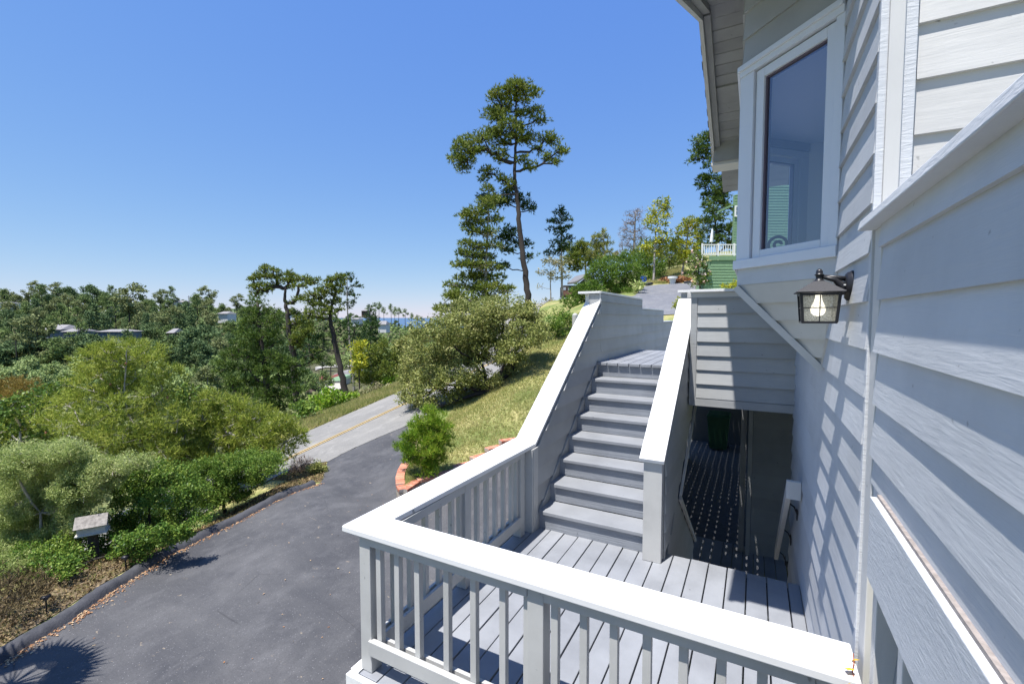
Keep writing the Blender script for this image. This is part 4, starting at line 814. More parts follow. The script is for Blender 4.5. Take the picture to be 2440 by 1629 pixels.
plant('broadleaf_shrub', 'glossy dark broadleaf shrub at the left edge above the silver shrub', 'shrub', Z5, 3.0908, 15.5, [(150, 1000), (150, 700)],
      [(90,540,130,90),(260,480,120,80),(400,420,120,60),(520,320,60,50),(80,680,130,90),(250,620,140,80),(160,780,150,70),(330,740,120,60),(-80,620,90,110)],
      M['broad'], M['bark_pale'], 106, .08, .03, parts=('stems', 'foliage'), trunk_kw=dict(twigs=6, limb=.5), stand=True, kind='leaf', s=.11, q=3.6, sub=.25, flat=.8, up=.2, ar=.55)
plant('broadleaf_shrub', 'glossy broadleaf shrub between the two pine shrubs', 'shrub', Z5, 3.0908, 16.5, [(1400, 700), (1390, 560)],
      [(1400,430,90,60),(1330,500,80,60),(1440,520,90,60),(1380,600,100,60)],
      M['broad'], M['bark'], 107, .06, .03, parts=('stems', 'foliage'), kind='leaf', s=.11, q=3.4, sub=.25, flat=.8, up=.2, ar=.55)
plant('rusty_shrub', 'orange tinted dry shrub top at the far left edge', 'shrub', Z5, 3.0908, 19, [(80, 560), (80, 460)],
      [(60,370,120,50),(190,370,90,40),(-40,420,90,50),(110,440,110,40)],
      M['rust'], M['bark_pale'], 108, .06, .03, parts=('stems', 'foliage'), kind='needle', s=.16, q=3.5, sub=.22, flat=.8, up=.8, k=6, w=.06)
plant('dry_bush', 'leafless reddish dry bush on the grassy island tip', 'shrub', Z7, 3.132, 14.8, [(210, 870), (210, 840)], [(205,810,60,50),(260,820,30,40),(170,840,40,25)],
      M['dead'], M['dead'], 109, .02, .01, parts=('stems', 'foliage'), trunk_kw=dict(twigs=12), kind='needle', s=.16, q=.9, sub=.10, flat=1, up=1.6, k=5, w=.03)
plant('small_bush', 'small round grey green bush on the grassy island tip', 'shrub', Z7, 3.132, 14.3, [(335, 870), (335, 850)], [(310,825,40,30),(350,830,45,30),(380,845,25,22),(330,850,60,22)],
      M['silver2'] if 'silver2' in M else M['olive'], M['bark'], 110, .02, .01, parts=('stems', 'foliage'), kind='leaf', s=.05, q=4, sub=.10, flat=.9, up=.4)
plant('garden_pine', 'bright green young pine bush inside the brick edged bed', 'pine', None, 1, 12.6, [(985, 1092), (987, 1000), (988, 948)],
      [(988,945,12,16),(972,962,20,14),(1003,962,18,14),(955,982,24,15),(985,982,26,16),(1016,980,18,13),(938,1005,24,14),(968,1006,30,17),(1000,1004,28,16),(1022,1002,13,12),(928,1026,18,13),(952,1032,28,16),(985,1032,32,18),(1010,1028,20,14),(945,1052,22,12),(972,1060,28,16),(1000,1056,22,16),(985,1080,24,12)],
      M['young'], M['bark'], 111, .045, .012, trunk_kw=dict(twigs=4), kind='needle', s=.15, q=5.0, sub=.13, flat=.8, up=1.5, k=9, w=.04)
olive_bl = [(1085,722,80,36),(1160,712,70,32),(1215,722,36,34),(1010,765,60,42),(1080,770,80,45),(1150,770,80,45),(1205,775,45,40),(975,815,50,40),(1040,820,70,42),(1110,815,70,38),(1170,815,40,28),(955,862,38,36),(1000,870,50,34),(1055,862,50,28),(942,908,26,28),(975,915,32,24),(1240,760,25,30),(948,940,22,16),(1080,880,40,22),(1030,905,36,18),(1120,875,34,20),(1180,850,30,20)]
def olive_stems(root, rs, blobs):
    mb = MB(); b0 = at(1132, 898, 20.3)
    for px, py, d in ((1000, 935, 19.5), (985, 880, 19.8), (1060, 850, 20.5), (1090, 800, 20.8), (1180, 800, 20.3)):
        e = at(px, py, d); m_ = (b0+e)/2+np.array((0, 0, .12))+rs.randn(3)*.12; mb.tube([b0, b0*.7+e*.3+rs.randn(3)*.08, m_, e], [.11, .09, .06, .03], 7)
    mb.build('low_branches', M['bark'], root, smooth=True)
plant('spreading_oak', 'large rounded olive green oak bush beside the grass slope', 'bush', None, 1, 20.5, [(1132, 898), (1110, 868), (1080, 820)], olive_bl, M['olive'], M['bark'], 112, .14, .05, trunk_kw=dict(twigs=6, limb=.6), extra=olive_stems, kind='leaf', s=.105, q=3.3, sub=.30, flat=.8, up=.2, ar=.5)
plant('oak_sapling', 'small open oak on the slope right of the big oak bush', 'bush', None, 1, 24, [(1275, 800), (1277, 765), (1285, 735)], [(1285,725,26,18),(1270,742,22,18),(1298,742,20,16),(1282,760,28,14)], M['olive2'] if 'olive2' in M else M['green'], M['bark'], 113, .06, .02, kind='leaf', s=.11, q=2.6, sub=.25, flat=.8, up=.2)
# tall pines behind the oak bush
s3 = 2.613
bp1 = [(600,150,70,35),(530,190,60,30),(660,180,60,30),(480,220,45,28),(700,205,40,25),(590,230,70,30),(520,280,70,26),(440,320,60,28),(500,330,60,28),(690,310,50,28),(740,350,40,28),(620,330,40,25),(560,400,70,26),(640,400,40,26),(420,450,60,26),(480,430,60,24),(370,480,55,28),(300,490,55,28),(590,450,50,35),(630,480,40,28),(270,540,60,32),(330,540,50,28),(230,590,42,34),(290,600,45,30),(260,660,36,28),(390,540,45,20),(520,500,55,24),(690,480,50,22),(780,470,50,22),(840,490,40,26),(860,550,40,28),(810,590,36,26),(850,620,26,16),(740,540,36,18),(650,610,34,24),(700,650,34,22),(480,560,40,20),(510,600,30,20),(440,690,46,26),(400,720,30,18),(520,730,36,26),(430,780,36,18),(560,760,36,24)]
plant('tall_pine', 'tallest pine with a long bare dark trunk behind the oak bush', 'pine', Z3, s3, 45, [(672, 1480), (660, 1340), (640, 1180), (622, 1000), (608, 880), (598, 760), (588, 680), (598, 560), (604, 440), (600, 300), (600, 180)], bp1,
      M['pine2'], M['bark'], 121, .34, .06, trunk_kw=dict(twigs=5, limb=.45, k=9), rscale=1.35, dup=1, kind='needle', s=.34, q=3.4, sub=.38, flat=.7, up=.8, k=6, w=.13, dj=.5)
plant('pine_with_low_limbs', 'dark pine boughs low on the tall bare trunk', 'pine', Z3, s3, 46.5, [(690, 1480), (668, 1340), (646, 1180), (628, 1000), (614, 900)],
      [(640,840,36,24),(660,890,34,20),(690,915,28,14),(580,800,36,24),(540,850,40,24),(450,840,50,24),(500,880,50,22),(420,860,40,24),(560,1050,45,28),(530,1100,40,28),(600,1120,30,20),(660,1130,26,22),(670,1210,36,14),(540,1170,45,22),(520,1260,36,18)],
      M['pine_dark'], M['bark'], 122, .10, .05, trunk_kw=dict(twigs=4, limb=.9), rscale=1.35, dup=1, kind='needle', s=.34, q=3.4, sub=.36, flat=.7, up=.6, k=6, w=.13, dj=.4)
plant('lichened_pine', 'shorter bushy pine with pale hanging lichen left of the tallest pine', 'pine', Z3, s3, 43, [(410, 1560), (410, 1300), (420, 1080), (430, 900)],
      [(460,850,50,24),(400,880,50,26),(340,920,50,26),(290,960,50,26),(420,930,60,28),(360,980,60,26),(280,1010,36,20),(470,980,50,24),(330,1050,60,24),(430,1060,50,24),(300,1120,50,26),(370,1140,60,26),(470,1140,45,20),(260,1180,36,16),(310,1190,60,24),(400,1200,70,26),(230,1255,40,16),(300,1260,70,24),(390,1260,70,26),(470,1270,50,22),(290,1330,70,26),(380,1330,70,28),(460,1340,60,24),(220,1380,50,20),(300,1400,80,28),(400,1400,80,28),(500,1400,50,24),(200,1450,60,26),(300,1470,90,30),(420,1470,90,30),(540,1420,40,26),(150,1540,70,26),(270,1530,90,30)],
      M['pine2'], M['bark_grey'], 123, .22, .05, trunk_kw=dict(twigs=4, limb=.4), rscale=1.3, dup=1, kind='needle', s=.34, q=3.6, sub=.38, flat=.65, up=.7, k=6, w=.13, dj=.5,
      extra=lambda root, rs, blobs: tag(crown('lichen', [b[:3]+(b[3]*.8, b[4]*.8, b[5]*.9) for b in blobs[6::3]], M['lichen'], root, rs, kind='leaf', s=.3, q=.5, sub=.35, flat=1.3, up=-1.2, ar=.3), kind='stuff'))
plant('slender_pine', 'slender layered pine just right of the tallest pine', 'pine', Z3, s3, 48, [(887, 1500), (885, 1300), (882, 1100), (880, 920)],
      [(882,915,22,18),(860,945,30,14),(900,950,30,14),(835,980,36,12),(925,970,30,12),(880,985,40,14),(840,1030,50,14),(915,1030,40,14),(880,1060,50,14),(930,1090,36,14),(850,1110,36,12),(900,1120,46,16),(850,1160,46,14),(900,1160,46,14),(820,1185,46,16)],
      M['pine_dark'], M['bark_grey'], 124, .17, .03, trunk_kw=dict(twigs=4), kind='needle', s=.34, q=2.0, sub=.32, flat=.5, up=.6, k=6, w=.13, dj=.4)
plant('lichen_tree', 'thin pale lichen covered pine below the slender pine', 'pine', Z3, s3, 44, [(818, 1560), (815, 1400), (812, 1290)],
      [(770,1300,50,16),(820,1310,40,16),(850,1250,50,28),(800,1230,40,24),(880,1290,40,24),(840,1340,40,18),(900,1230,40,28),(750,1390,14,14),(800,1480,50,16),(850,1500,36,14),(920,1330,30,20)],
      M['lichen'], M['bark_grey'], 125, .11, .03, trunk_kw=dict(twigs=5), kind='leaf', s=.24, q=1.5, sub=.3, flat=.8, up=-.3, ar=.4, dj=.4)
s4 = 3.915
plant('upright_pine', 'grey green pine behind the hut, left one of two', 'pine', Z4, s4, 62, [(572, 800), (568, 700), (562, 520)], [(545,510,46,24),(500,550,46,26),(590,550,46,26),(550,600,60,30),(500,640,50,30),(600,640,50,30),(560,700,60,30),(620,700,40,26),(440,650,50,60),(420,560,50,50),(470,740,50,30),(400,700,40,40)], M['pine2'], M['bark_grey'], 131, .22, .05, rscale=1.35, dup=1, kind='needle', s=.42, q=1.7, sub=.42, flat=.7, up=.7, k=6, w=.13, dj=.4)
plant('upright_pine', 'thin topped grey green pine behind the hut, right one of two', 'pine', Z4, s4, 60, [(748, 720), (742, 560), (735, 405)], [(735,420,20,26),(690,450,46,22),(765,450,26,16),(680,500,50,22),(770,520,46,18),(720,540,36,20),(650,550,46,26),(700,590,60,24),(790,590,30,18),(650,620,46,26),(730,640,60,24),(830,620,36,24)], M['olive'], M['bark_grey'], 132, .20, .04, rscale=1.35, dup=1, kind='needle', s=.40, q=1.3, sub=.36, flat=.7, up=.7, k=6, w=.09, dj=.4)
plant('bare_tree', 'leafless reddish grey tree on the hilltop', 'tree', Z4, s4, 55, [(1022, 660), (1025, 480), (1030, 330), (1038, 210)], [(1070,205,40,20),(1030,240,46,22),(980,250,36,20),(1060,290,40,22),(960,320,46,22),(1010,330,46,26),(920,380,40,22),(980,400,56,26),(1080,380,46,24),(920,450,40,24),(1000,470,56,26),(1090,450,50,24),(910,530,46,24),(980,540,56,24),(1060,540,40,24),(920,590,46,24)],
      M['dead'], M['bark_grey'], 133, .22, .04, trunk_kw=dict(twigs=14, limb=.4), kind='needle', s=.45, q=.55, sub=.4, flat=.8, up=.8, k=5, w=.035, dj=.5)
plant('yellow_green_tree', 'airy yellow green tree with a thin pale trunk on the bank', 'tree', Z4, s4, 37, [(1203, 875), (1210, 700), (1215, 560), (1218, 430), (1250, 300)],
      [(1330,110,30,24),(1300,150,40,26),(1240,130,30,24),(1340,190,36,30),(1280,200,40,26),(1200,190,36,26),(1220,240,46,26),(1160,260,36,24),(1340,250,36,24),(1290,270,40,22),(1150,310,46,24),(1210,310,40,24),(1290,330,36,22),(1180,370,30,18),(1240,400,36,22),(1310,400,26,24),(1290,460,46,30),(1220,480,46,30),(1150,540,50,30),(1250,540,60,30),(1310,500,36,30),(1110,560,40,30),(1180,600,50,26)],
      M['yellow_leaf'], M['bark_pale'], 134, .11, .03, trunk_kw=dict(twigs=5), rscale=1.35, dup=1, kind='leaf', s=.20, q=1.5, sub=.30, flat=.7, up=.2, ar=.45, dj=.4)
plant('yellow_pine', 'bushy yellow topped pine above the wood chip bank', 'pine', Z4, s4, 38, [(1468, 860), (1475, 740), (1510, 560), (1530, 340)],
      [(1560,290,50,24),(1500,310,40,22),(1620,310,36,26),(1480,370,46,26),(1560,360,56,28),(1630,370,36,28),(1440,420,46,28),(1520,430,60,30),(1610,450,50,34),(1420,500,46,30),(1500,510,60,30),(1590,540,60,34),(1440,590,56,30),(1540,610,66,30),(1480,660,50,24),(1390,560,30,40)],
      M['yellow_leaf'], M['bark_grey'], 135, .13, .04, trunk_kw=dict(twigs=5), rscale=1.35, dup=1, kind='needle', s=.28, q=2.1, sub=.34, flat=.7, up=.8, k=6, w=.13, dj=.5)
plant('small_hill_tree', 'small grey green tree between the airy tree and the yellow topped pine', 'tree', Z4, s4, 44, [(1345, 820), (1350, 700), (1352, 580)], [(1350,540,50,30),(1310,590,46,30),(1390,600,46,36),(1340,650,60,36),(1400,680,46,36),(1280,660,46,50),(1340,720,50,30)], M['pine2'], M['bark_grey'], 136, .12, .03, rscale=1.35, dup=1, kind='needle', s=.3, q=1.6, sub=.36, flat=.7, up=.7, k=6, w=.09)
Zb = zoomf(1600, 0, 3.136)
plant('overhanging_pine', 'dark pine rising behind the gable end of the house', 'pine', Zb, 3.136, 40, [(560, 1750), (540, 1560), (520, 1440), (470, 1300), (400, 1150)],
      [(235,1030,46,26),(185,1060,36,24),(280,1050,36,26),(200,1120,46,26),(260,1120,50,28),(180,1190,36,24),(250,1190,46,26),(285,1240,26,20),(310,1000,30,24),(350,1060,50,50),
       (230,1350,50,26),(300,1330,50,24),(390,1350,60,28),(270,1390,50,26),(440,1390,46,32),(350,1410,56,28),(290,1450,46,26),(390,1460,60,28),(350,1500,50,26),(270,1530,40,24),(400,1540,40,24),(470,1300,60,60)],
      M['pine'], M['bark'], 137, .22, .08, trunk_kw=dict(twigs=5), rscale=1.35, dup=1, kind='needle', s=.30, q=2.3, sub=.34, flat=.75, up=.8, k=6, w=.13, dj=.4)
plant('deck_side_pine', 'dense dark pine beside the white railed terrace', 'pine', Z4, s4, 36, [(1830, 900), (1800, 640), (1790, 400), (1760, 200)],
      [(1750,160,36,30),(1720,210,46,30),(1790,220,36,26),(1880,180,46,20),(1700,290,50,30),(1780,290,50,30),(1860,270,50,30),(1930,330,60,34),(1700,380,50,34),(1790,370,56,34),(1870,380,56,34),(1960,400,46,36),(1720,460,50,30),(1830,450,60,34),(1930,460,60,36),(1980,520,40,50),(1780,500,50,24),(1900,540,50,26)],
      M['pine'], M['bark'], 138, .16, .05, trunk_kw=dict(twigs=5), rscale=1.35, dup=1, kind='needle', s=.28, q=2.2, sub=.34, flat=.75, up=.8, k=6, w=.13, dj=.5)
for i, (lab, D, bl) in enumerate([
    ('dense green pine thicket in front of the dark roofed hut', 31, [(700,690,60,40),(650,740,50,40),(760,720,60,44),(700,790,70,44),(640,830,60,44),(780,820,70,50),(590,900,60,40),(680,890,80,44),(780,910,80,50),(520,950,60,36),(620,960,80,40),(460,1010,60,40),(540,1030,70,40),(430,1080,70,46),(500,1110,70,40)]),
    ('dense green pine thicket left of the upper asphalt drive', 31.5, [(860,660,60,40),(930,650,50,40),(1000,680,50,44),(850,740,70,44),(940,740,70,44),(1020,760,50,44),(860,820,80,44),(960,830,70,50),(1040,850,40,40),(860,900,80,44),(950,910,70,50),(870,960,80,36),(980,970,50,36)]),
    ('dense green pine thicket behind the pale trunked tree', 40, [(1060,620,50,36),(1110,680,50,44),(1160,650,40,44),(1100,760,60,50),(1180,740,60,50),(1260,720,50,50),(1130,830,60,40),(1260,800,50,44),(1200,820,40,36)])]):
    plant('pine_thicket', lab, 'thicket', Z4, s4, D, None, bl, M['thicket'], M['bark'], 141+i, .08, .03, parts=('stems', 'foliage'), group='pine thickets on the hill', rscale=1.45, kind='needle', s=.24, q=3.6, sub=.32, flat=.85, up=1.2, k=7, w=.09)
for i, (lab, D, bl) in enumerate([
    ('bushy green growth on the hill behind the bare tree', 46, [(1120,520,50,40),(1100,590,56,44),(1180,560,50,44),(1260,600,56,50),(1190,640,60,44),(1120,660,60,44),(980,610,60,36)]),
    ('bushy green growth behind the yellow topped pine', 47, [(1400,520,50,50),(1460,600,60,60),(1600,600,60,60),(1660,520,50,60),(1540,680,70,50),(1640,680,60,40),(1420,680,50,40)])]):
    plant('hill_bush', lab, 'bush', Z4, s4, D, None, bl, M['thicket'] if i else M['pine2'], M['bark'], 181+i, .08, .03, parts=('stems', 'foliage'), rscale=1.3, kind='needle', s=.30, q=3.2, sub=.36, flat=.85, up=1.0, k=7, w=.09)
def blossoms(root, rs, blobs):
    crown('blossoms', [b for b in blobs if True], foliage('pale pink blossoms', [(.6, .35, .30), (.75, .55, .48), (.8, .7, .62)], .6, .2), root, rs, kind='leaf', s=.13, q=.14, sub=.3, flat=.8, up=.2, ar=.9)
plant('climbing_rose', 'rose bush with pale pink blossoms climbing the green wall', 'shrub', Z4, s4, 30, [(1640, 930), (1630, 850), (1620, 720)], [(1600,610,46,30),(1570,660,50,30),(1640,650,46,30),(1590,720,60,36),(1680,710,50,36),(1590,790,60,36),(1680,790,46,40),(1620,850,56,34),(1700,860,36,36),(1600,890,40,24)], M['broad'], M['bark'], 145, .06, .02, parts=('stems', 'foliage'), extra=blossoms, kind='leaf', s=.12, q=2.6, sub=.22, flat=.8, up=.2, ar=.55)
plant('low_plant', 'low yellow green plant growing at the foot of the green wall', 'plant', Z4, s4, 27, [(1930, 940), (1930, 910)], [(1950,890,36,30),(1900,920,40,20),(1860,900,24,26),(1980,880,26,34)], M['yellow_leaf'], M['bark'], 146, .02, .01, parts=('stems', 'foliage'), kind='leaf', s=.10, q=2.6, sub=.16, flat=.9, up=.5)
plant('low_plant', 'yellow green hedge tuft between the asphalt and the stair cap', 'plant', Z4, s4, 22, [(1425, 1130), (1425, 1090)], [(1435,1040,18,24),(1420,1090,26,30),(1440,1120,20,26)], M['yellow_leaf'], M['bark'], 147, .02, .01, parts=('stems', 'foliage'), kind='leaf', s=.08, q=3, sub=.12, flat=.9, up=.5)
plant('succulent', 'pale green succulent rosette bush at the end of the thicket', 'plant', Z4, s4, 30, [(1060, 960), (1060, 930)], [(1060,900,46,26),(1040,940,40,24),(1090,900,30,22)], M['silver'], M['bark'], 148, .03, .01, parts=('stems', 'foliage'), kind='leaf', s=.3, q=2.6, sub=.16, flat=.8, up=.8, ar=.35)

# trees beyond the road
s2 = 3.915
plant('umbrella_pine', 'flat topped pine with forked bare limbs beyond the road, left of two', 'pine', Z2, s2, 42, [(985, 1120), (950, 900), (925, 700), (905, 590), (895, 520), (900, 420)],
      [(730,245,50,26),(790,255,50,26),(680,260,30,24),(640,310,60,26),(720,310,60,26),(820,320,60,28),(900,280,50,26),(960,290,46,26),(600,340,36,24),(870,340,60,24),(940,350,60,26),(1020,340,50,26),(1080,330,46,26),(620,400,46,26),(700,390,56,28),(790,390,50,22),(1040,400,50,24),(1110,370,46,22),(1160,360,40,24),(1190,340,26,18),(650,450,56,26),(590,400,30,16),(740,440,40,18),(980,410,36,16),(1010,520,50,18),(960,550,36,16),(1060,500,36,18),(620,490,40,20),
       (1000,740,66,34),(1060,800,66,36),(960,790,50,30),(1060,880,70,36),(1120,760,50,30),(1000,900,50,30),(980,650,50,26),(1040,690,60,28),(1100,820,60,32),(1150,880,60,32),(1060,950,70,32),(1130,1010,60,30),(1180,1070,50,28)],
      M['pine2'], M['bark'], 151, .30, .10, trunk_kw=dict(twigs=5, limb=.6, k=9), dup=1, kind='needle', s=.28, q=3.6, sub=.34, flat=.6, up=.9, k=6, w=.13, dj=.6)
plant('dense_conifer', 'large dense dark green conifer across the road', 'conifer', Z2, s2, 33, [(740, 1600), (720, 1200), (660, 800), (640, 540)],
      [(640,510,30,36),(600,570,46,36),(680,580,46,36),(570,640,56,40),(650,660,60,40),(730,640,50,40),(800,640,50,36),(550,730,60,44),(640,760,70,44),(740,730,66,44),(820,720,46,40),(500,830,66,44),(600,850,80,50),(710,850,80,50),(800,820,60,50),(460,930,76,46),(580,950,90,50),(700,960,90,50),(800,930,70,50),(360,1020,70,40),(470,1040,90,50),(600,1060,100,54),(740,1060,100,54),(860,1060,80,50),(310,1110,70,44),(420,1150,90,50),(560,1170,100,54),(700,1180,110,56),(840,1170,100,54),(950,1140,80,46),(1010,1110,50,40),(290,1200,60,44),(380,1270,90,50),(520,1290,110,54),(680,1300,120,56),(830,1290,110,56),(960,1260,90,56),(1030,1200,40,50),(430,1380,90,50),(580,1400,110,54),(740,1410,110,54),(890,1400,110,54),(1000,1360,80,54),(700,1500,120,50),(860,1510,110,50),(1000,1470,80,50)],
      M['pine'], M['bark'], 152, .32, .08, trunk_kw=dict(twigs=2, limb=.3), kind='needle', s=.25, q=3.6, sub=.36, flat=.75, up=.9, k=7, w=.09, dj=.7)
plant('wind_bent_pine', 'wind shaped pine with a leaning bare trunk beyond the road, right of two', 'pine', Z2, s2, 38, [(1465, 1420), (1420, 1200), (1380, 1000), (1345, 820), (1312, 700), (1325, 600), (1370, 450)],
      [(1310,355,36,24),(1370,330,40,26),(1420,320,36,22),(1280,400,46,26),(1350,400,50,28),(1420,390,40,26),(1230,440,56,26),(1310,460,60,28),(1400,460,46,26),(1150,480,56,24),(1210,510,60,26),(1110,530,40,22),(1140,570,60,24),(1230,570,66,26),(1330,540,50,24),(1400,540,40,22),(1150,640,66,26),(1240,640,66,26),(1330,620,50,22),(1410,620,36,22),(1120,700,46,20),(1200,690,50,18)],
      M['pine2'], M['bark'], 153, .30, .09, trunk_kw=dict(twigs=5, limb=.6, k=9), dup=1, kind='needle', s=.27, q=3.6, sub=.33, flat=.6, up=.9, k=6, w=.13, dj=.6,
      extra=lambda root, rs, blobs: (lambda bb: (crown('shaded_lower_boughs', bb, M['pine_dark'], root, rs, kind='needle', s=.30, q=2.3, sub=.36, flat=.6, up=.5, k=6, w=.13),  # shade under the crown put into a darker needle colour
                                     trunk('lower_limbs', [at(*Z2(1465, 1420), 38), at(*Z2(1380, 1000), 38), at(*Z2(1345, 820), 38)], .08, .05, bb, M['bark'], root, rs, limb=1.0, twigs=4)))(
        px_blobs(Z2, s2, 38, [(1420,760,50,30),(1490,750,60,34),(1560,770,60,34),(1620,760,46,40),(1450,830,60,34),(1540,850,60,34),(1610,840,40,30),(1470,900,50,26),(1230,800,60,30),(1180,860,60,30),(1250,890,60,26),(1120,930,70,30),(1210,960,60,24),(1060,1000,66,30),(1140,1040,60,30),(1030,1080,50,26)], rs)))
plant('slim_pine', 'slim pine with tufted top rising between the leaning pine and the sea', 'pine', Z2, s2, 44, [(1540, 1380), (1522, 1100), (1495, 850), (1478, 620), (1475, 330)],
      [(1430,310,40,16),(1490,300,46,14),(1400,345,36,16),(1450,345,40,16),(1530,340,36,14),(1570,375,30,10),(1590,405,16,10),(1540,400,26,12),(1440,420,36,14),(1520,450,30,14),(1550,490,34,12),(1480,480,36,14),(1510,540,30,12),(1550,555,26,12),(1440,560,36,16),(1500,590,30,14)],
      M['pine_dark'], M['bark_grey'], 154, .15, .04, trunk_kw=dict(twigs=4), kind='needle', s=.28, q=2.1, sub=.26, flat=.6, up=.7, k=6, w=.13, dj=.5)
plant('spire_conifer', 'grey green conifer with a thin spire tip above the road bushes', 'conifer', Z2, s2, 62, [(1700, 1080), (1697, 800), (1695, 575)],
      [(1695,600,12,26),(1695,640,26,24),(1680,690,40,28),(1720,700,46,28),(1690,760,56,30),(1740,770,46,30),(1660,820,50,30),(1720,840,60,30),(1680,900,60,30),(1750,890,46,30),(1700,960,60,34),(1760,980,50,34)], M['pine_dark'], M['bark_grey'], 155, .18, .03, kind='needle', s=.4, q=1.9, sub=.42, flat=.6, up=.6, k=6, w=.13)
for i, (nm, lab, D, mt, bl) in enumerate([
    ('roadside_bush', 'yellow green bush left end of the bushes above the road', 30, 'yellow_leaf', [(1570,970,40,44),(1610,940,44,40),(1590,1040,50,40),(1570,1110,44,44),(1620,1120,46,44),(1560,1180,36,40)]),
    ('roadside_bush', 'big dark green bush in the middle of the bushes above the road', 31, 'pine2', [(1690,1030,60,44),(1760,1000,60,44),(1840,960,60,50),(1700,1120,70,50),(1790,1090,70,54),(1880,1060,66,50),(1650,1210,66,46),(1740,1200,70,50),(1840,1180,70,54),(1620,1280,56,40),(1720,1290,70,40),(1820,1280,60,36),(1930,1150,60,50)]),
    ('roadside_bush', 'grey green bush touching the oak bush above the road', 32, 'olive', [(1940,960,56,40),(2010,930,60,40),(2090,910,50,36),(1960,1040,60,44),(2040,1010,56,44),(2000,1110,50,40),(1950,1210,50,40),(2130,980,40,50),(2060,1090,40,40)])]):
    plant(nm, lab, 'bush', Z2, s2, D, None, bl, M[mt], M['bark'], 161+i, .06, .02, parts=('stems', 'foliage'), group='bushes above the road', rscale=1.4, kind='leaf' if mt != 'pine2' else 'needle', s=.20, q=3.6, sub=.34, flat=.85, up=.5, ar=.5, k=6, w=.13)
for i, (nm, lab, D, mt, bl) in enumerate([
    ('verge_shrub', 'bright lime green shrub on the far road verge below the leaning pine', 27, 'bright', [(1190,1440,56,30),(1270,1400,50,34),(1350,1380,46,30),(1200,1500,70,36),(1300,1460,66,36),(1390,1430,56,34),(1460,1440,50,34),(1530,1420,40,30),(1330,1520,70,36),(1440,1500,60,34),(1250,1550,70,30)]),
    ('verge_shrub', 'small lime green shrub at the crest of the road', 31, 'bright', [(1830,1290,40,22),(1880,1280,36,22),(1930,1260,26,24),(1850,1310,40,16)]),
    ('verge_shrub', 'dull grey green low shrub along the road verge', 29.5, 'lichen', [(1640,1390,50,26),(1710,1370,56,28),(1780,1350,50,26),(1850,1340,40,22),(1600,1420,36,20)]),
    ('verge_shrub', 'dark green shrub between the dense conifer and the road edge', 24, 'green', [(1020,1520,60,40),(1090,1510,50,40),(1150,1540,50,36),(1060,1580,70,40)])]):
    plant(nm, lab, 'shrub', Z2, s2, D, None, bl, M[mt], M['bark'], 171+i, .05, .02, parts=('stems', 'foliage'), group='shrubs on the far road verge', kind='leaf', s=.15, q=3.4, sub=.28, flat=.85, up=.4, ar=.6)

# --- far wooded valley side: nine kinds of tree, copied
def proto(name, label, kind, H, blobs, mat, tr, bark, seed, r0=.3, sub=1.0, s=.6, q=2.6, flat=.75):
    rs = R_(seed); root = thing(name, label, 'tree', (0, 0, 0), kind)
    trunk('trunk', [np.array(p, float) for p in tr], r0, .08, blobs, bark, root, rs, twigs=2, limb=.5, k=6); crown('crown', blobs, mat, root, rs, kind='leaf', s=s, q=q, sub=sub, flat=flat, up=.4, ar=.75)
    return root
def rb(seed, n, H, R, z0, shape):
    rs = R_(seed); out = []
    for i in range(n):
        t = (i+.5)/n; z = z0+(H-z0)*t; a = rs.uniform(0, 2*PI)
        rr = R*(shape(t))*rs.uniform(.35, 1.0); out.append((rr*math.cos(a), rr*math.sin(a), z, R*rs.uniform(.30, .45), R*rs.uniform(.3, .45), R*rs.uniform(.22, .32)))
    return out
dome = lambda t: math.sqrt(max(.05, 1-t*t)); cone = lambda t: (1-t)*.9+.05; flat_ = lambda t: .9 if t > .5 else .4
M['far_a'] = foliage('distant green crowns', [(.10, .16, .05), (.16, .225, .07), (.23, .29, .10)], .8, .15)
M['far_b'] = foliage('distant olive crowns', [(.14, .17, .065), (.20, .235, .09), (.29, .31, .14)], .8, .15)
M['far_c'] = foliage('distant blue green crowns', [(.08, .14, .06), (.125, .19, .075), (.18, .24, .10)], .8, .15)
M['far_d'] = foliage('distant pale willow crowns', [(.22, .30, .10), (.30, .38, .14), (.40, .46, .20)], .8, .15)
GF = 'trees on the far wooded hillside'
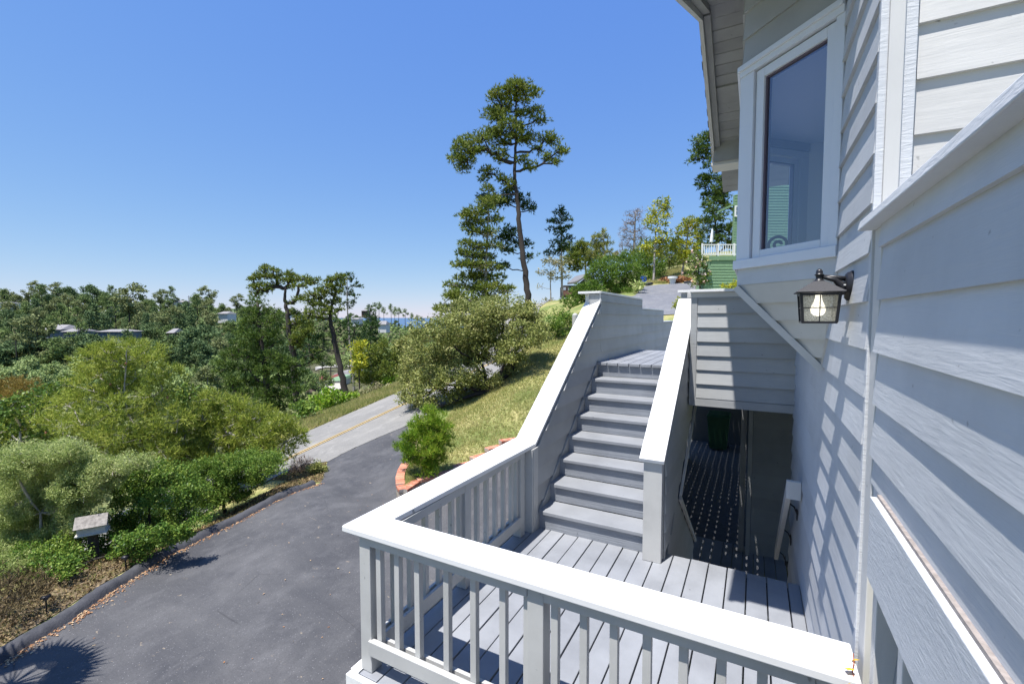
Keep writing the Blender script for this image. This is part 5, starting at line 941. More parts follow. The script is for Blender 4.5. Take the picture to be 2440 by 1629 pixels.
PR = [proto('distant_tree', 'rounded dark green tree on the far wooded hillside', GF, 12, rb(1, 16, 12, 5.5, 3, dome), M['far_a'], [(0,0,-2),(0,0,5),(.3,0,9)], M['bark'], 201),
      proto('distant_tree', 'rounded olive green tree on the far wooded hillside', GF, 12, rb(2, 16, 11, 5.2, 3, dome), M['far_b'], [(0,0,-2),(0,0,5),(.3,0,9)], M['bark_grey'], 202),
      proto('distant_pine', 'flat topped pine on the far wooded hillside', GF, 17, rb(3, 14, 17, 5.0, 8, flat_), M['far_b'], [(0,0,-2),(.3,0,7),(-.2,0,14)], M['bark'], 203, .35),
      proto('distant_pine', 'tall dark pine on the far wooded hillside', GF, 20, rb(4, 18, 19, 3.6, 7, dome), M['far_a'], [(0,0,-2),(.2,0,9),(0,0,18)], M['bark'], 204, .35),
      proto('distant_conifer', 'pointed blue green conifer on the far wooded hillside', GF, 15, rb(5, 18, 15, 4.2, 1.5, cone), M['far_c'], [(0,0,-2),(0,0,7),(0,0,14.5)], M['bark'], 205),
      proto('distant_tree', 'spreading blue green cypress on the far wooded hillside', GF, 13, rb(6, 18, 12, 6.5, 4, dome), M['far_c'], [(0,0,-2),(0,0,5),(0,0,10)], M['bark'], 206),
      proto('willow', 'pale green willow in the valley bottom', 'pale willows in the valley bottom', 8, rb(7, 18, 7.5, 5.0, 1.2, dome), M['far_d'], [(0,0,-2),(0,0,3),(0,0,6)], M['bark_grey'], 207),
      proto('distant_pine', 'thin bare stemmed pine on the skyline of the far ridge', 'pines on the far ridge by the sea', 16, rb(8, 9, 16.5, 2.9, 10.5, dome), M['far_a'], [(0,0,-2),(.4,0,8),(-.2,0,14)], M['bark'], 208, .3)]
def copy_tree(root, loc, rz, sc, label=None, group=None):
    r = root.copy(); C.objects.link(r); r.location = loc; r.rotation_euler = (0, 0, rz); r.scale = sc
    if label: r['label'] = label
    if group: r['group'] = group
    for ch in root.children: c = ch.copy(); C.objects.link(c); c.parent = r
    return r
rs = R_(77); first = set(); placed = []
def place(pi, px, D, sc, label=None, group=None, dz=0):
    x, y = camxy((px-1174)/1044*D, D); z = gz(x, y)+dz; s_ = (sc*rs.uniform(.9, 1.1), sc*rs.uniform(.9, 1.1), sc)
    if pi == 6: label = 'pale green willow '+('nearest, in the valley bottom' if D < 112 else 'in the middle of the valley bottom' if D < 140 else 'farther back in the valley' if D < 185 else 'far up the valley')+(' near the left edge' if px < 70 else ' below the long dark house' if px < 250 else ' left of the dense conifer' if px < 520 else ' behind the two road pines' if px < 830 else ' above the road bushes')
    if pi in KIND and label is None: label = where(px, D, KIND[pi])
    if pi not in first:
        first.add(pi); r = PR[pi]; r.location = (x, y, z); r.scale = s_; r.rotation_euler = (0, 0, rs.uniform(0, 6.28))
        if label: r['label'] = label
        return r
    r = copy_tree(PR[pi], (x, y, z), rs.uniform(0, 6.28), s_, label, group); 
    if label is None: r['label'] = PR_LAB[pi]
    return r
PR_LAB = [r['label'] for r in PR]
def where(px, D, what):
    row = 'at the foot of the far hillside' if D < 195 else 'low on the far hillside' if D < 255 else 'halfway up the far hillside' if D < 290 else 'high on the far hillside' if D < 325 else 'on the skyline of the far hillside'
    col = 'near the left edge' if px < 90 else 'around the long dark house' if px < 200 else 'above the pine shrub' if px < 360 else 'left of the dense conifer' if px < 500 else 'behind the dense conifer' if px < 640 else 'behind the two road pines' if px < 780 else 'towards the sea'
    return what+' '+row+', '+col
KIND = {0: 'rounded dark green tree', 1: 'rounded olive green tree', 2: 'flat topped pine', 3: 'tall dark pine', 4: 'pointed blue green conifer', 5: 'spreading green cypress'}
for D0, D1, n_, pxa, pxb, ws in [(158, 172, 14, -40, 560, (0,1,4,5)), (172, 195, 22, -60, 760, (0,1,5,1,6)), (195, 225, 34, -70, 700, (0,1,2,3,5,4)), (225, 255, 36, -70, 760, (0,1,2,3,4,5)), (255, 290, 34, -80, 800, (0,1,2,3,5,0)), (290, 325, 34, -80, 860, (0,1,2,3,4,5)), (325, 370, 26, -60, 900, (0,1,2,5)), (370, 400, 14, 500, 990, (0,5,1))]:
    for i in range(n_):
        px = pxa+(pxb-pxa)*(i+rs.uniform(.1, .9))/n_; place(ws[rs.randint(len(ws))], px, rs.uniform(D0, D1), rs.uniform(.62, 1.0)*(.8 if D0 > 280 else 1)*(1.0 if px < 500 else .8))
for px, D, sc in [(10,120,.75),(40,128,.8),(80,118,.7),(115,135,.85),(150,125,.7),(-20,130,.8),(180,150,.9),(60,150,.9),(390,100,.75),(420,108,.85),(450,98,.6),(470,120,.8),(360,130,.9),(840,200,.9),(870,190,.8),(900,210,1),(930,200,.8),(800,205,.9),(960,215,.9),(770,215,.8),(990,190,.9)]: place(6, px, D, sc)
for px, D, sc in [(845,360,.95),(862,370,1.05),(880,365,.9),(897,375,1.1),(915,370,1.0),(930,380,1.0),(944,375,.85),(957,385,.8),(966,380,.75),(870,390,1.1),(905,392,1.0)]: place(7, px, D, sc, dz=1)
for px, D, sc, pi in [(470,105,.7,1),(440,92,.5,1),(500,110,.8,0),(330,150,.9,0),(560,120,1.0,3),(250,150,.9,1),(120,160,1.0,0),(20,160,.9,5),(200,170,1.0,5),(660,160,.9,5),(540,165,.9,1),(600,175,.9,0),(840,150,.8,1),(870,140,.7,0),(910,150,.8,1),(690,105,.55,5),(705,98,.5,0),(735,112,.5,0)]: place(pi, px, D, sc)
for px, D, sc, pi in [(85,166,1.15,2),(110,170,1.0,3),(60,168,.9,1),(300,215,1.5,2),(330,212,1.2,1),(205,196,1.15,4),(240,200,1.0,4),(385,200,1.1,2),(140,164,.75,0),(30,170,1.1,1),(165,160,.6,1),(260,162,.6,0),(350,165,.8,5),(430,175,1.1,5),(470,180,1.2,5),(505,175,1.0,1),(160,285,1.1,5),(215,280,1.25,5),(250,275,1.0,0),(20,285,1.1,1),(95,300,1.0,2),(395,300,.9,3),(372,310,.9,7),(482,290,1.1,2),(545,300,.9,2),(575,298,.8,1),(112,168,.95,1),(148,168,.9,0),(208,168,1.0,5),(258,170,.85,1),(292,172,.9,4),(232,172,.7,0),(180,170,.9,3)]: place(pi, px, D, sc)
# understorey on the far side, too many bushes to count
n_ = 36000; th_ = rs.uniform(-58, -6, n_)*PI/180; rr_ = np.exp(rs.uniform(math.log(150), math.log(420), n_)); x_ = -np.sin(YAW-th_)*rr_; y_ = np.cos(YAW-th_)*rr_; pxs = 1174+1044*np.tan(th_)
ok = ~((pxs > 690) & (pxs < 830) & (rr_*np.cos(th_) < 262)); x_, y_ = x_[ok], y_[ok]
Pu = np.stack([x_, y_, ground(x_, y_)+rs.uniform(.2, 3.0, len(x_))], -1); o = soup('hillside_brush', leaf_quads(Pu, 1.7, rs, .5, .8), 4, M['far_a'], None); tag(o, 'dark green brush covering the far hillside between the trees', kind='stuff')
# brush on the near falling slope and valley floor
n_ = 60000; th_ = rs.uniform(-60, -8, n_)*PI/180; rr_ = np.exp(rs.uniform(math.log(26), math.log(150), n_)); x_ = -np.sin(YAW-th_)*rr_; y_ = np.cos(YAW-th_)*rr_; pxs = 1174+1044*np.tan(th_)
g_ = ground(x_, y_); ok = (g_ < -4.2) & ~((pxs > 640) & (rr_*np.cos(th_) > 80)) & ~((x_ > -19.5) & (y_ > 5)); x_, y_, g_ = x_[ok], y_[ok], g_[ok]
Pu = np.stack([x_, y_, g_+rs.uniform(.0, 1.2, len(x_))], -1); V = leaf_quads(Pu, 1.0, rs, .5, .7); V = Pu[:, None]+(V-Pu[:, None])*np.clip(np.linalg.norm(Pu[:, :2], axis=1)/90, .3, 1.1)[:, None, None]; o = soup('valley_brush', V, 4, M['far_b'], None); tag(o, 'green brush covering the slope below the shrubs', kind='stuff')
# grass: slope beside the stairs, verge, kerb strip
def tufts(name, label, pts, h, mat, seed, k=5, w=.06):
    rs = R_(seed); P = np.array(pts); o = soup(name, needles(P, h, rs, np.tile(np.array((0., 0., 1.)), (len(P), 1)), k, w, .6), 3, mat, None); tag(o, label, kind='stuff'); return o
def scatter(pxpoly_world, n, seed):
    rs = R_(seed); P = np.array(pxpoly_world); lo, hi = P.min(0), P.max(0); q = rs.uniform(lo, hi, (n*3, 2)); c = np.zeros(len(q), bool); j = len(P)-1
    for i in range(len(P)):
        xi, yi = P[i]; xj, yj = P[j]; c ^= ((yi > q[:, 1]) != (yj > q[:, 1])) & (q[:, 0] < (xj-xi)*(q[:, 1]-yi)/(yj-yi+1e-12)+xi); j = i
    q = q[c][:n]; return np.concatenate([q, ground(q[:, 0], q[:, 1])[:, None]], 1)
slope_poly = [BW[0], (-11.2, 15.5), (-12.4, 18), (-12.2, 26), (-6, 26), (-3.6, 21), (-2.6, 16.5), (-4.6, 15.2), (-6.0, 13.2), (-6.4, 11.5)]+BW[::-1][1:-1]
tufts('slope_grass', 'yellow green dry grass on the slope beside the stairs', scatter(slope_poly, 42000, 301), .11, M['grass'], 302, 4, .05)
vp = [far_edge[0], far_edge[1], far_edge[2], far_edge[3], far_edge[4], far_edge[4]+np.array((-3, 4)), far_edge[3]+np.array((-4, 1)), far_edge[1]+np.array((-4, 0)), far_edge[0]+np.array((-3, 0))]
tufts('verge_grass', 'dry yellow grass along the far edge of the road', scatter(vp, 9000, 303), .28, M['grass'], 304, 5, .05)
inner = [np.array(q)+np.array((-.38, -.0)) for q in kb[1:]]; outer = [np.array(q)+np.array((-1.9, .3)) for q in kb[1:]]
kp = inner+[kb[-1]+np.array((-.1, .15)), seam[2]+np.array((.25, -.25)), seam[2]+np.array((-.05, -.05)), seam[1]+np.array((0, -.2)), seam[0]+np.array((0, -.3))]+outer[::-1]
M['litter'] = foliage('dry leaf litter', [(.06, .04, .02), (.20, .14, .07), (.40, .30, .16)], .9, .1)
Pk = scatter(kp, 26000, 305); rs = R_(306); o = soup('leaf_litter', leaf_quads(Pk+np.array((0, 0, .02)), .055, rs, .1, .6), 4, M['litter'], None); tag(o, 'brown leaf litter and twigs behind the kerb', kind='stuff')
M['soil'] = plain('dry brown soil and litter', (.20, .15, .09), .95, 0, .8, 9, .45)
drape('litter_strip', kp, M['soil'], .012, .25, 'dry brown strip of ground behind the kerb')
lf = []
rsl = R_(401); kd = kb[1:]
for _ in range(1300):
    i = rsl.randint(len(kd)-1); t_ = rsl.rand(); q_ = kd[i]*(1-t_)+kd[i+1]*t_; tn = unit(kd[i+1]-kd[i]); nn_ = np.array((tn[1], -tn[0])); nn_ = nn_ if nn_[0] > 0 else -nn_; q_ = q_+nn_*(abs(rsl.randn())*.07+.02); lf.append((q_[0], q_[1]))
for _ in range(130): lf.append((rsl.uniform(-9.5, -3), rsl.uniform(1.0, 11.5)))
lf = np.array(lf); lf = np.concatenate([lf, (ground(lf[:, 0], lf[:, 1])+.03)[:, None]], 1); V = leaf_quads(lf, .045, rsl, .0, .6); V[:, :, 2] = lf[:, None, 2]+(V[:, :, 2]-lf[:, None, 2])*.25+.004
M['fallen'] = foliage('fallen orange leaves', [(.20, .09, .04), (.42, .22, .11), (.62, .48, .30)], .8, .1)
tag(soup('fallen_leaves', V, 4, M['fallen'], None), 'orange brown fallen leaves along the kerb and on the driveway', kind='stuff')
tufts('kerb_grass', 'sparse short grass in the strip behind the kerb', scatter(kp, 3500, 307), .10, M['grass'], 308, 4, .04)
hp = [g2(*Z4(*q)) for q in [(1130, 890), (1250, 800), (1440, 740), (1560, 800), (1560, 870), (1400, 880)]]
tufts('bank_grass', 'dry straw grass on the bank above the upper drive', scatter(hp, 6000, 309), .3, M['grass'], 310, 5, .05)
cp_ = [g2(*Z4(*q)) for q in [(1260, 880), (1300, 850), (1450, 845), (1560, 870), (1400, 884)]]
M['chip'] = foliage('orange wood chips', [(.22, .09, .04), (.40, .20, .10), (.55, .33, .18)], .9, 0)
Pc = scatter(cp_, 2500, 311); o = soup('wood_chips', leaf_quads(Pc+np.array((0, 0, .12)), .25, R_(312), .2, .6), 4, M['chip'], None); tag(o, 'orange wood chips on the bank above the upper drive', kind='stuff')

pr_ = thing('fan_palm', 'palm just beyond the left edge whose spiky shadow falls on the driveway', 'palm', (-9.5, .3, gz(-9.5, .3)))
MB().tube([(-9.5, .3, gz(-9.5, .3)-.1), (-9.3, .4, -1.0), (-8.9, .75, .25)], [.14, .11, .09], 8).build('trunk', M['bark'], pr_)
rs = R_(88); mbp = MB(); c0 = np.array((-8.75, .95, .30))
for k in range(34):
    a_ = rs.uniform(0, 2*PI); el = rs.uniform(-.35, .9); d_ = np.array((math.cos(a_)*math.cos(el), math.sin(a_)*math.cos(el), math.sin(el))); L_ = rs.uniform(.55, .85); hub = c0+d_*L_*.55
    mbp.tube([c0, hub], [.012, .008], 4, False); sdv = unit(np.cross(d_, (0, 0, 1.)))
    for j in range(13):
        t_ = (j-6)/6*1.15; dd_ = d_*math.cos(t_)+sdv*math.sin(t_); ww = np.cross(dd_, np.cross(d_, sdv)); ww = unit(ww)*.022; tip = hub+dd_*rs.uniform(.45, .6)-np.array((0, 0, .05)); md = hub+dd_*.25
        mbp.poly([hub, md-ww, tip, md+ww], [(0, 1, 2, 3)])
mbp.build('fronds', M['green'], pr_)
# ------------------------------------------------------------------ small things and distant buildings
# birdhouse shaped wooden box on a post
g = on_ground(222, 1292, 6, 14); bD = 8.9; bc = at(212, 1205, bD); 
bx = thing('birdhouse', 'weathered white wooden birdhouse on a dark post among the shrubs', 'birdhouse', (bc[0], bc[1], gz(bc[0], bc[1])))
M['old_white'] = wood_paint('weathered white wood', (.62, .60, .55), (6, 6, 60), .8, .6, .25); M['old_roof'] = plain('grey patched shingle', (.34, .31, .28), .9, 0, .8, 18, .45)
ra = YAW+.55; ux = np.array((math.cos(ra), math.sin(ra), 0)); uy = np.array((-math.sin(ra), math.cos(ra), 0)); uz = np.array((0, 0, 1.))
def lb(mb, x0, x1, y0, y1, z0, z1):
    x0, x1, y0, y1, z0, z1 = (v_*.74 for v_ in (x0, x1, y0, y1, z0, z1)); mb.prism([bc+ux*x0+uy*y0+uz*z0, bc+ux*x1+uy*y0+uz*z0, bc+ux*x1+uy*y1+uz*z0, bc+ux*x0+uy*y1+uz*z0], uz*(z1-z0)); return mb
lb(MB(), -.28, .28, -.17, .17, -.15, .07).prism([bc+(ux*-.28+uy*-.17+uz*.07)*.74, bc+(ux*-.28+uy*.17+uz*.07)*.74, bc+(ux*-.28+uz*.24)*.74], ux*.56*.74).build('body', M['old_white'], bx)
lb(MB(), -.32, .32, -.21, .21, -.18, -.15).build('base_board', M['old_white'], bx)
rfb = MB()
for sgn in (-1, 1): rfb.prism([bc+(ux*-.33+uy*sgn*.23+uz*.03)*.74, bc+(ux*-.33+uz*.262)*.74, bc+(ux*-.33+uz*.29)*.74, bc+(ux*-.33+uy*sgn*.25+uz*.045)*.74], ux*.66*.74)
rfb.build('roof', M['old_roof'], bx)
for py_, pz_ in ((-.07, .02), (.06, .10), (.08, -.04)): lb(MB(), .281, .286, py_-.02, py_+.02, pz_-.014, pz_+.014).build('hole', M['dark'], bx)
MB().tube([bc+uz*-.13, np.array((bc[0], bc[1], gz(bc[0], bc[1])-.1))], .085, 8).build('post', M['bark'], bx)
# path lights
M['lampgrey'] = plain('grey solar light', (.10, .10, .11), .4, .4)
def pathlight(loc, label, h=.30, group='path lights'):
    r = thing('path_light', label, 'path light', loc, group); x, y, z = loc
    MB().tube([(x, y, z-.02), (x, y, z+h)], .011, 8).build('stake', M['black_metal'], r); MB().lathe((x, y, z+h), [(.02, -.06), (.034, -.05), (.034, -.012)], 12).build('lens', M['lampgrey'], r)
    MB().lathe((x, y, z+h), [(.066, -.012), (.068, .0), (.045, .022), (.008, .034)], 14).build('cap', M['black_metal'], r, smooth=True)
for (q, lab) in [(Z6(830, 588), 'dark path light behind the kerb near the birdhouse'), (Z6(308, 868), 'dark path light behind the kerb at the lower left')]: pathlight(tuple(on_ground(*q)+np.array((0, 0, 0))), lab)
# brick topped retaining wall, stepping up towards the ramp
wl_ = thing('retaining_wall', 'low curved stone wall capped with red bricks around the planted bed', 'retaining wall', (BW[4][0], BW[4][1], -2.6))
m, n, l, p = nodes('rubble stone'); vo = n.new('ShaderNodeTexVoronoi'); vo.feature = 'DISTANCE_TO_EDGE'; vo.inputs['Scale'].default_value = 6; tcn = n.new('ShaderNodeNewGeometry'); l.new(tcn.outputs['Position'], vo.inputs['Vector'])
l.new(mixc(n, l, ramp(n, l, vo.outputs['Distance'], .02, .07), (.16, .13, .10), mixc(n, l, noise(n, l, 5), (.30, .25, .19), (.55, .48, .40))), p.inputs['Base Color']); p.inputs['Roughness'].default_value = .9; bump(n, l, vo.outputs['Distance'], p, 1, .04); M['stone'] = m
def brickm():
    m, n, l, p = nodes('red cap brick'); g = n.new('ShaderNodeNewGeometry'); r = n.new('ShaderNodeValToRGB'); r.color_ramp.elements[0].color = (.36, .12, .07, 1); r.color_ramp.elements[1].color = (.62, .27, .17, 1); l.new(g.outputs['Random Per Island'], r.inputs[0])
    l.new(mixc(n, l, ramp(n, l, noise(n, l, 25), .55, .75), r.outputs[0], (.50, .40, .33)), p.inputs['Base Color']); p.inputs['Roughness'].default_value = .9; bump(n, l, noise(n, l, 60), p, .5, .004); return m
M['brick'] = brickm(); M['mortar'] = plain('pale mortar', (.45, .41, .36), .95, 0, .4, 50, .3)
segs = []
bw = [np.array(q) for q in BW]
segs.append((bw[0:4], -2.13)); segs.append((bw[3:6], -2.16))
for i in range(5, 11): segs.append(([bw[i], bw[i+1]], (STEP_Z[i-5]+STEP_Z[i-4])/2))
hub_ = np.array((-9.0, 11.7)); fr_, bk_ = [], []
for i, q in enumerate(bw):
    zt_ = -2.22 if i < 5 else STEP_Z[min(i-5, 6)]-.10; d_ = unit(hub_-q) if i < 6 else unit(np.array((-.75, .66))); bq = q+d_*(min(1.7, np.linalg.norm(hub_-q)*.95) if i < 6 else 1.3)
    fr_.append((*(q+d_*.08), zt_)); bk_.append((*bq, gz(*bq)+.02))
md_ = [tuple((np.array(a)*.5+np.array(b)*.5)+np.array((0, 0, .04))) for a, b in zip(fr_, bk_)]; nb_ = len(fr_)
o = MB().poly(fr_+md_+bk_, [(i, i+1, nb_+i+1, nb_+i) for i in range(nb_-1)]+[(nb_+i, nb_+i+1, 2*nb_+i+1, 2*nb_+i) for i in range(nb_-1)]).build('planting_bed', M['ground'], smooth=True); tag(o, 'grassy soil of the raised bed around the young pine', kind='structure')
rsb = R_(55); Q = []
for _ in range(2600):
    i = rsb.randint(nb_-1); a_, b_ = rsb.rand(2); f3 = (np.array(fr_[i])*(1-a_)+np.array(fr_[i+1])*a_); m3 = (np.array(md_[i])*(1-a_)+np.array(md_[i+1])*a_); k3 = (np.array(bk_[i])*(1-a_)+np.array(bk_[i+1])*a_)
    Q.append(f3*(1-b_*2)+m3*b_*2 if b_ < .5 else m3*(2-2*b_)+k3*(2*b_-1))
Q = np.array(Q); o = soup('bed_grass', needles(Q, .11, rsb, np.tile(np.array((0., 0., 1.)), (len(Q), 1)), 4, .05, .6), 3, M['grass'], None); tag(o, 'short dry grass in the raised bed', kind='stuff')
stone = MB(); mort = MB(); bricks = MB(); rs = R_(9)
for pts, zt in segs:
    P = np.array(pts); d = np.linalg.norm(np.diff(P, axis=0), axis=1); S = np.concatenate([[0], np.cumsum(d)]); nb = max(2, int(S[-1]/.105)); t = np.linspace(0, S[-1], nb+1)
    c = np.stack([np.interp(t, S, P[:, 0]), np.interp(t, S, P[:, 1])], -1)
    for i in range(nb):
        a, b = c[i], c[i+1]; tg = (b-a)/np.linalg.norm(b-a); nr_ = np.array((-tg[1], tg[0])); aa = a+tg*.005; b2 = b-tg*.005
        def q3(pt, o_, z): return (pt[0]+nr_[0]*o_, pt[1]+nr_[1]*o_, z)
        stone.prism([q3(a, -.10, -2.7), q3(b, -.10, -2.7), q3(b, .10, -2.7), q3(a, .10, -2.7)], (0, 0, zt-.075+2.7))
        mort.prism([q3(a, -.105, zt-.075), q3(b, -.105, zt-.075), q3(b, .105, zt-.075), q3(a, .105, zt-.075)], (0, 0, .068))
        z_ = zt-.074+rs.uniform(-.003, .003); bricks.prism([q3(aa, -.118, z_), q3(b2, -.118, z_), q3(b2, .118, z_), q3(aa, .118, z_)], (0, 0, .076))
stone.build('stone_face', M['stone'], wl_); mort.build('mortar', M['mortar'], wl_); bricks.build('brick_cap', M['brick'], wl_, bevel=.005)
# soil of the planted bed just behind the wall
for (px, py, D, lab) in [(1022, 1092, 12.1, 'path light in the bed in front of the young pine'), (972, 1080, 12.4, 'path light left of the young pine on the brick cap'), (1124, 1058, 12.35, 'path light behind the stepped brick cap, middle one'), (1207, 1000, 12.9, 'path light behind the highest brick cap')]:
    q = at(px, py, D); z_ = max(gz(q[0], q[1]), q[2]-.28); pathlight((q[0], q[1], q[2]-.28 if abs(q[2]-.28-gz(q[0], q[1])) < .6 else z_), lab, .30)
# vine twig at the lower right
def vine(loc, label, pts, leaves, reds):
    r = thing('vine_twig', label, 'vine', loc); MB().tube(pts, .0018, 5).build('stem', plain('red brown twig', (.30, .08, .04), .6), r)
    for i, (c_, d_, sz) in enumerate(leaves):
        c_ = np.array(c_, float); d_ = unit(np.array(d_, float)); sdv = unit(np.cross(d_, (0.3, 1, .2))); a = [c_+d_*sz*math.sin(t)*0+d_*sz*(t)+sdv*sz*.42*w_ for t, w_ in ((0, 0), (.25, .8), (.6, .9), (1, 0), (.6, -.9), (.25, -.8))]
        mb = MB().poly(a+[c_+d_*sz*.5+np.cross(sdv, d_)*sz*.12], [(0, 1, 6), (1, 2, 6), (2, 3, 6), (3, 4, 6), (4, 5, 6), (5, 0, 6)]); mb.build('leaf', plain('red leaf', (.45, .05, .04), .5) if i in reds else plain('yellow leaf', (.70, .42, .03), .45), r)
vine((.35, 1.95, .84), 'small twig with yellow leaves lying on the end of the white cap', [(.365, 2.10, .914), (.358, 2.04, .916), (.345, 1.99, .913), (.352, 1.95, .895), (.36, 1.945, .84), (.36, 1.94, .7)],
     [((.358, 2.05, .918), (.2, .3, -.1), .036), ((.345, 2.0, .918), (-.3, -.6, .2), .042), ((.352, 1.955, .90), (-.3, -.3, -.5), .042), ((.36, 1.945, .86), (.3, -.3, -.8), .03)], ())
V2 = [at(2008, 1438, 1.92), at(2012, 1475, 1.92), at(2022, 1520, 1.91), at(2018, 1560, 1.90), at(2014, 1600, 1.90)]
vine(tuple(V2[-1]), 'hanging vine with red and orange leaves below the balcony band', V2, [(V2[0]+(V2[1]-V2[0])*.6, (.1, 0, -1), .03), (V2[1], (0, -.2, -1), .042), (V2[2]-(V2[2]-V2[1])*.1, (.1, .1, -1), .048), (V2[3], (-.2, .1, -1), .05)], (0, 1))
# grey post by the slope path
q = at(1319, 742, 21.5); gp = thing('gate_post', 'short pale grey round topped post beside the stair cap', 'post', (q[0], q[1], gz(q[0], q[1])))
MB().lathe((q[0], q[1], 0), [(.13, gz(q[0], q[1])-.05), (.13, q[2]+.40), (.10, q[2]+.46), (.03, q[2]+.49)], 12).build('shaft', plain('pale concrete', (.5, .49, .46), .9, 0, .4, 30, .2), gp, smooth=False)
# green shingled retaining house front with white railing
D = 30.0
def cw(px, py, D): return at(px, py, D)
gh = thing('green_house', 'green shingled terrace wall and house corner behind the stairs', 'house', tuple(at(1655, 668, D)))
M['gshingle'] = plain('sage green shingle', (.20, .33, .19), .9, 0, .6, 22, .3)
a = at(*Z4(1662, 930), D); b = at(*Z4(2060, 925), D); top = at(*Z4(1750, 628), D)[2]; zlo = min(a[2], b[2])-.8; ud_ = np.array((b[0]-a[0], b[1]-a[1], 0)); L = np.linalg.norm(ud_); ud_ /= L; nd = np.array((ud_[1], -ud_[0], 0))
if nd@(CAM-a) < 0: nd = -nd
g3 = MB(); siding(g3, (a[0], a[1], 0), ud_, nd, [(0, zlo), (L+2, zlo), (L+2, top-.28), (.55, top-.28), (.42, top-.9), (0, zlo+.6)], top-.28-.19*30, .19, .03, 71); g3.prism([np.array((a[0], a[1], zlo))-nd*.01, np.array((a[0], a[1], zlo))-nd*.01+ud_*(L+2), np.array((a[0], a[1], top-.3))-nd*.01+ud_*(L+2), np.array((a[0], a[1], top-.3))-nd*.01+ud_*.4], -nd*1.5); g3.build('wall', M['gshingle'], gh)
tb = MB(); o_ = np.array((a[0], a[1], 0))
def gbar(mb, s0, s1, z0, z1, d0, d1): mb.prism([o_+ud_*s0+nd*d0+np.array((0, 0, z0)), o_+ud_*s1+nd*d0+np.array((0, 0, z0)), o_+ud_*s1+nd*d1+np.array((0, 0, z0)), o_+ud_*s0+nd*d1+np.array((0, 0, z0))], (0, 0, z1-z0)); return mb
gbar(tb, .35, L+2, top-.28, top, .03, .07).build('band', M['gshingle'], gh)
wrl = thing('terrace_railing', 'white wooden railing on top of the green terrace wall', 'railing', tuple(o_+ud_*.5+np.array((0, 0, top))))
for k, s0 in enumerate(np.arange(-.15, L+1.5, 1.05)): gbar(MB(), s0, s0+.09, top-.3, top+.82, -.02, .06).build('post', M['white'], wrl)
gbar(MB(), -.15, L+1.5, top+.70, top+.76, -.01, .05).build('top_rail', M['white'], wrl); gbar(MB(), -.15, L+1.5, top+.06, top+.13, -.01, .05).build('bottom_rail', M['white'], wrl)
for s0 in np.arange(0.02, L+1.4, .155): gbar(MB(), s0, s0+.04, top+.13, top+.70, .0, .04).build('baluster', M['white'], wrl)
um = thing('folded_umbrella', 'folded white parasol standing on the railed terrace', 'parasol', tuple(o_+ud_*.75-nd*.6+np.array((0, 0, top))))
u0 = o_+ud_*.75-nd*.6; MB().tube([u0+np.array((0, 0, top)), u0+np.array((0.05, 0, top+1.9))], .025, 8).build('pole', M['white'], um); MB().tube([u0+np.array((0, 0, top+1.0)), u0+np.array((.02, 0, top+1.3)), u0+np.array((.05, 0, top+1.85))], [.11, .10, .05], 10).build('canopy', M['white'], um)
ghw = MB(); p0 = at(*Z4(1955, 260), 31.5); p1 = at(*Z4(2100, 90), 31.5)
hb = np.array((p0[0], p0[1], 0)); z_l, z_h = p0[2]-.4, at(*Z4(2000, 60), 31.5)[2]
g4 = MB(); siding(g4, hb, ud_, nd, [(0, top), (5, top), (5, z_h+1.2), (0, z_h)], top, .19, .03, 72); g4.prism([hb+np.array((0, 0, top))-nd*.01, hb+ud_*5+np.array((0, 0, top))-nd*.01, hb+ud_*5+np.array((0, 0, z_h+1.2))-nd*.01, hb+np.array((0, 0, z_h))-nd*.01], -nd*.2); g4.build('upper_wall', M['gshingle'], gh)
wf = MB(); w0 = at(*Z4(1985, 225), 31.4)
def wbar(mb, s0, s1, z0, z1, d0, d1): mb.prism([hb+ud_*s0+nd*d0+np.array((0, 0, z0)), hb+ud_*s1+nd*d0+np.array((0, 0, z0)), hb+ud_*s1+nd*d1+np.array((0, 0, z0)), hb+ud_*s0+nd*d1+np.array((0, 0, z0))], (0, 0, z1-z0)); return mb
zw = w0[2]; wbar(wf, .0, .9, zw-.25, zw-.15, .03, .10); wbar(wf, .0, .9, zw+.42, zw+.5, .03, .10); wbar(wf, 0, .09, zw-.15, zw+.42, .03, .1); wbar(wf, .81, .9, zw-.15, zw+.42, .03, .1); wbar(wf, .43, .47, zw-.15, zw+.42, .03, .06); wbar(wf, .09, .81, zw+.12, zw+.15, .03, .06)
wfo = wf.build('window', M['white'], gh); wbar(MB(), .09, .81, zw-.15, zw+.42, .02, .03).build('pane', plain('dark window pane', (.15, .22, .30), .1), wfo)
g5 = MB(); g5.prism([hb+ud_*-1.0+np.array((0, 0, zw+.1)), hb+ud_*.0+np.array((0, 0, zw+.55)), hb+ud_*.0+np.array((0, 0, zw+.70)), hb+ud_*-1.0+np.array((0, 0, zw+.22))], -nd*.4); g5.build('eave', M['gshingle'], gh)
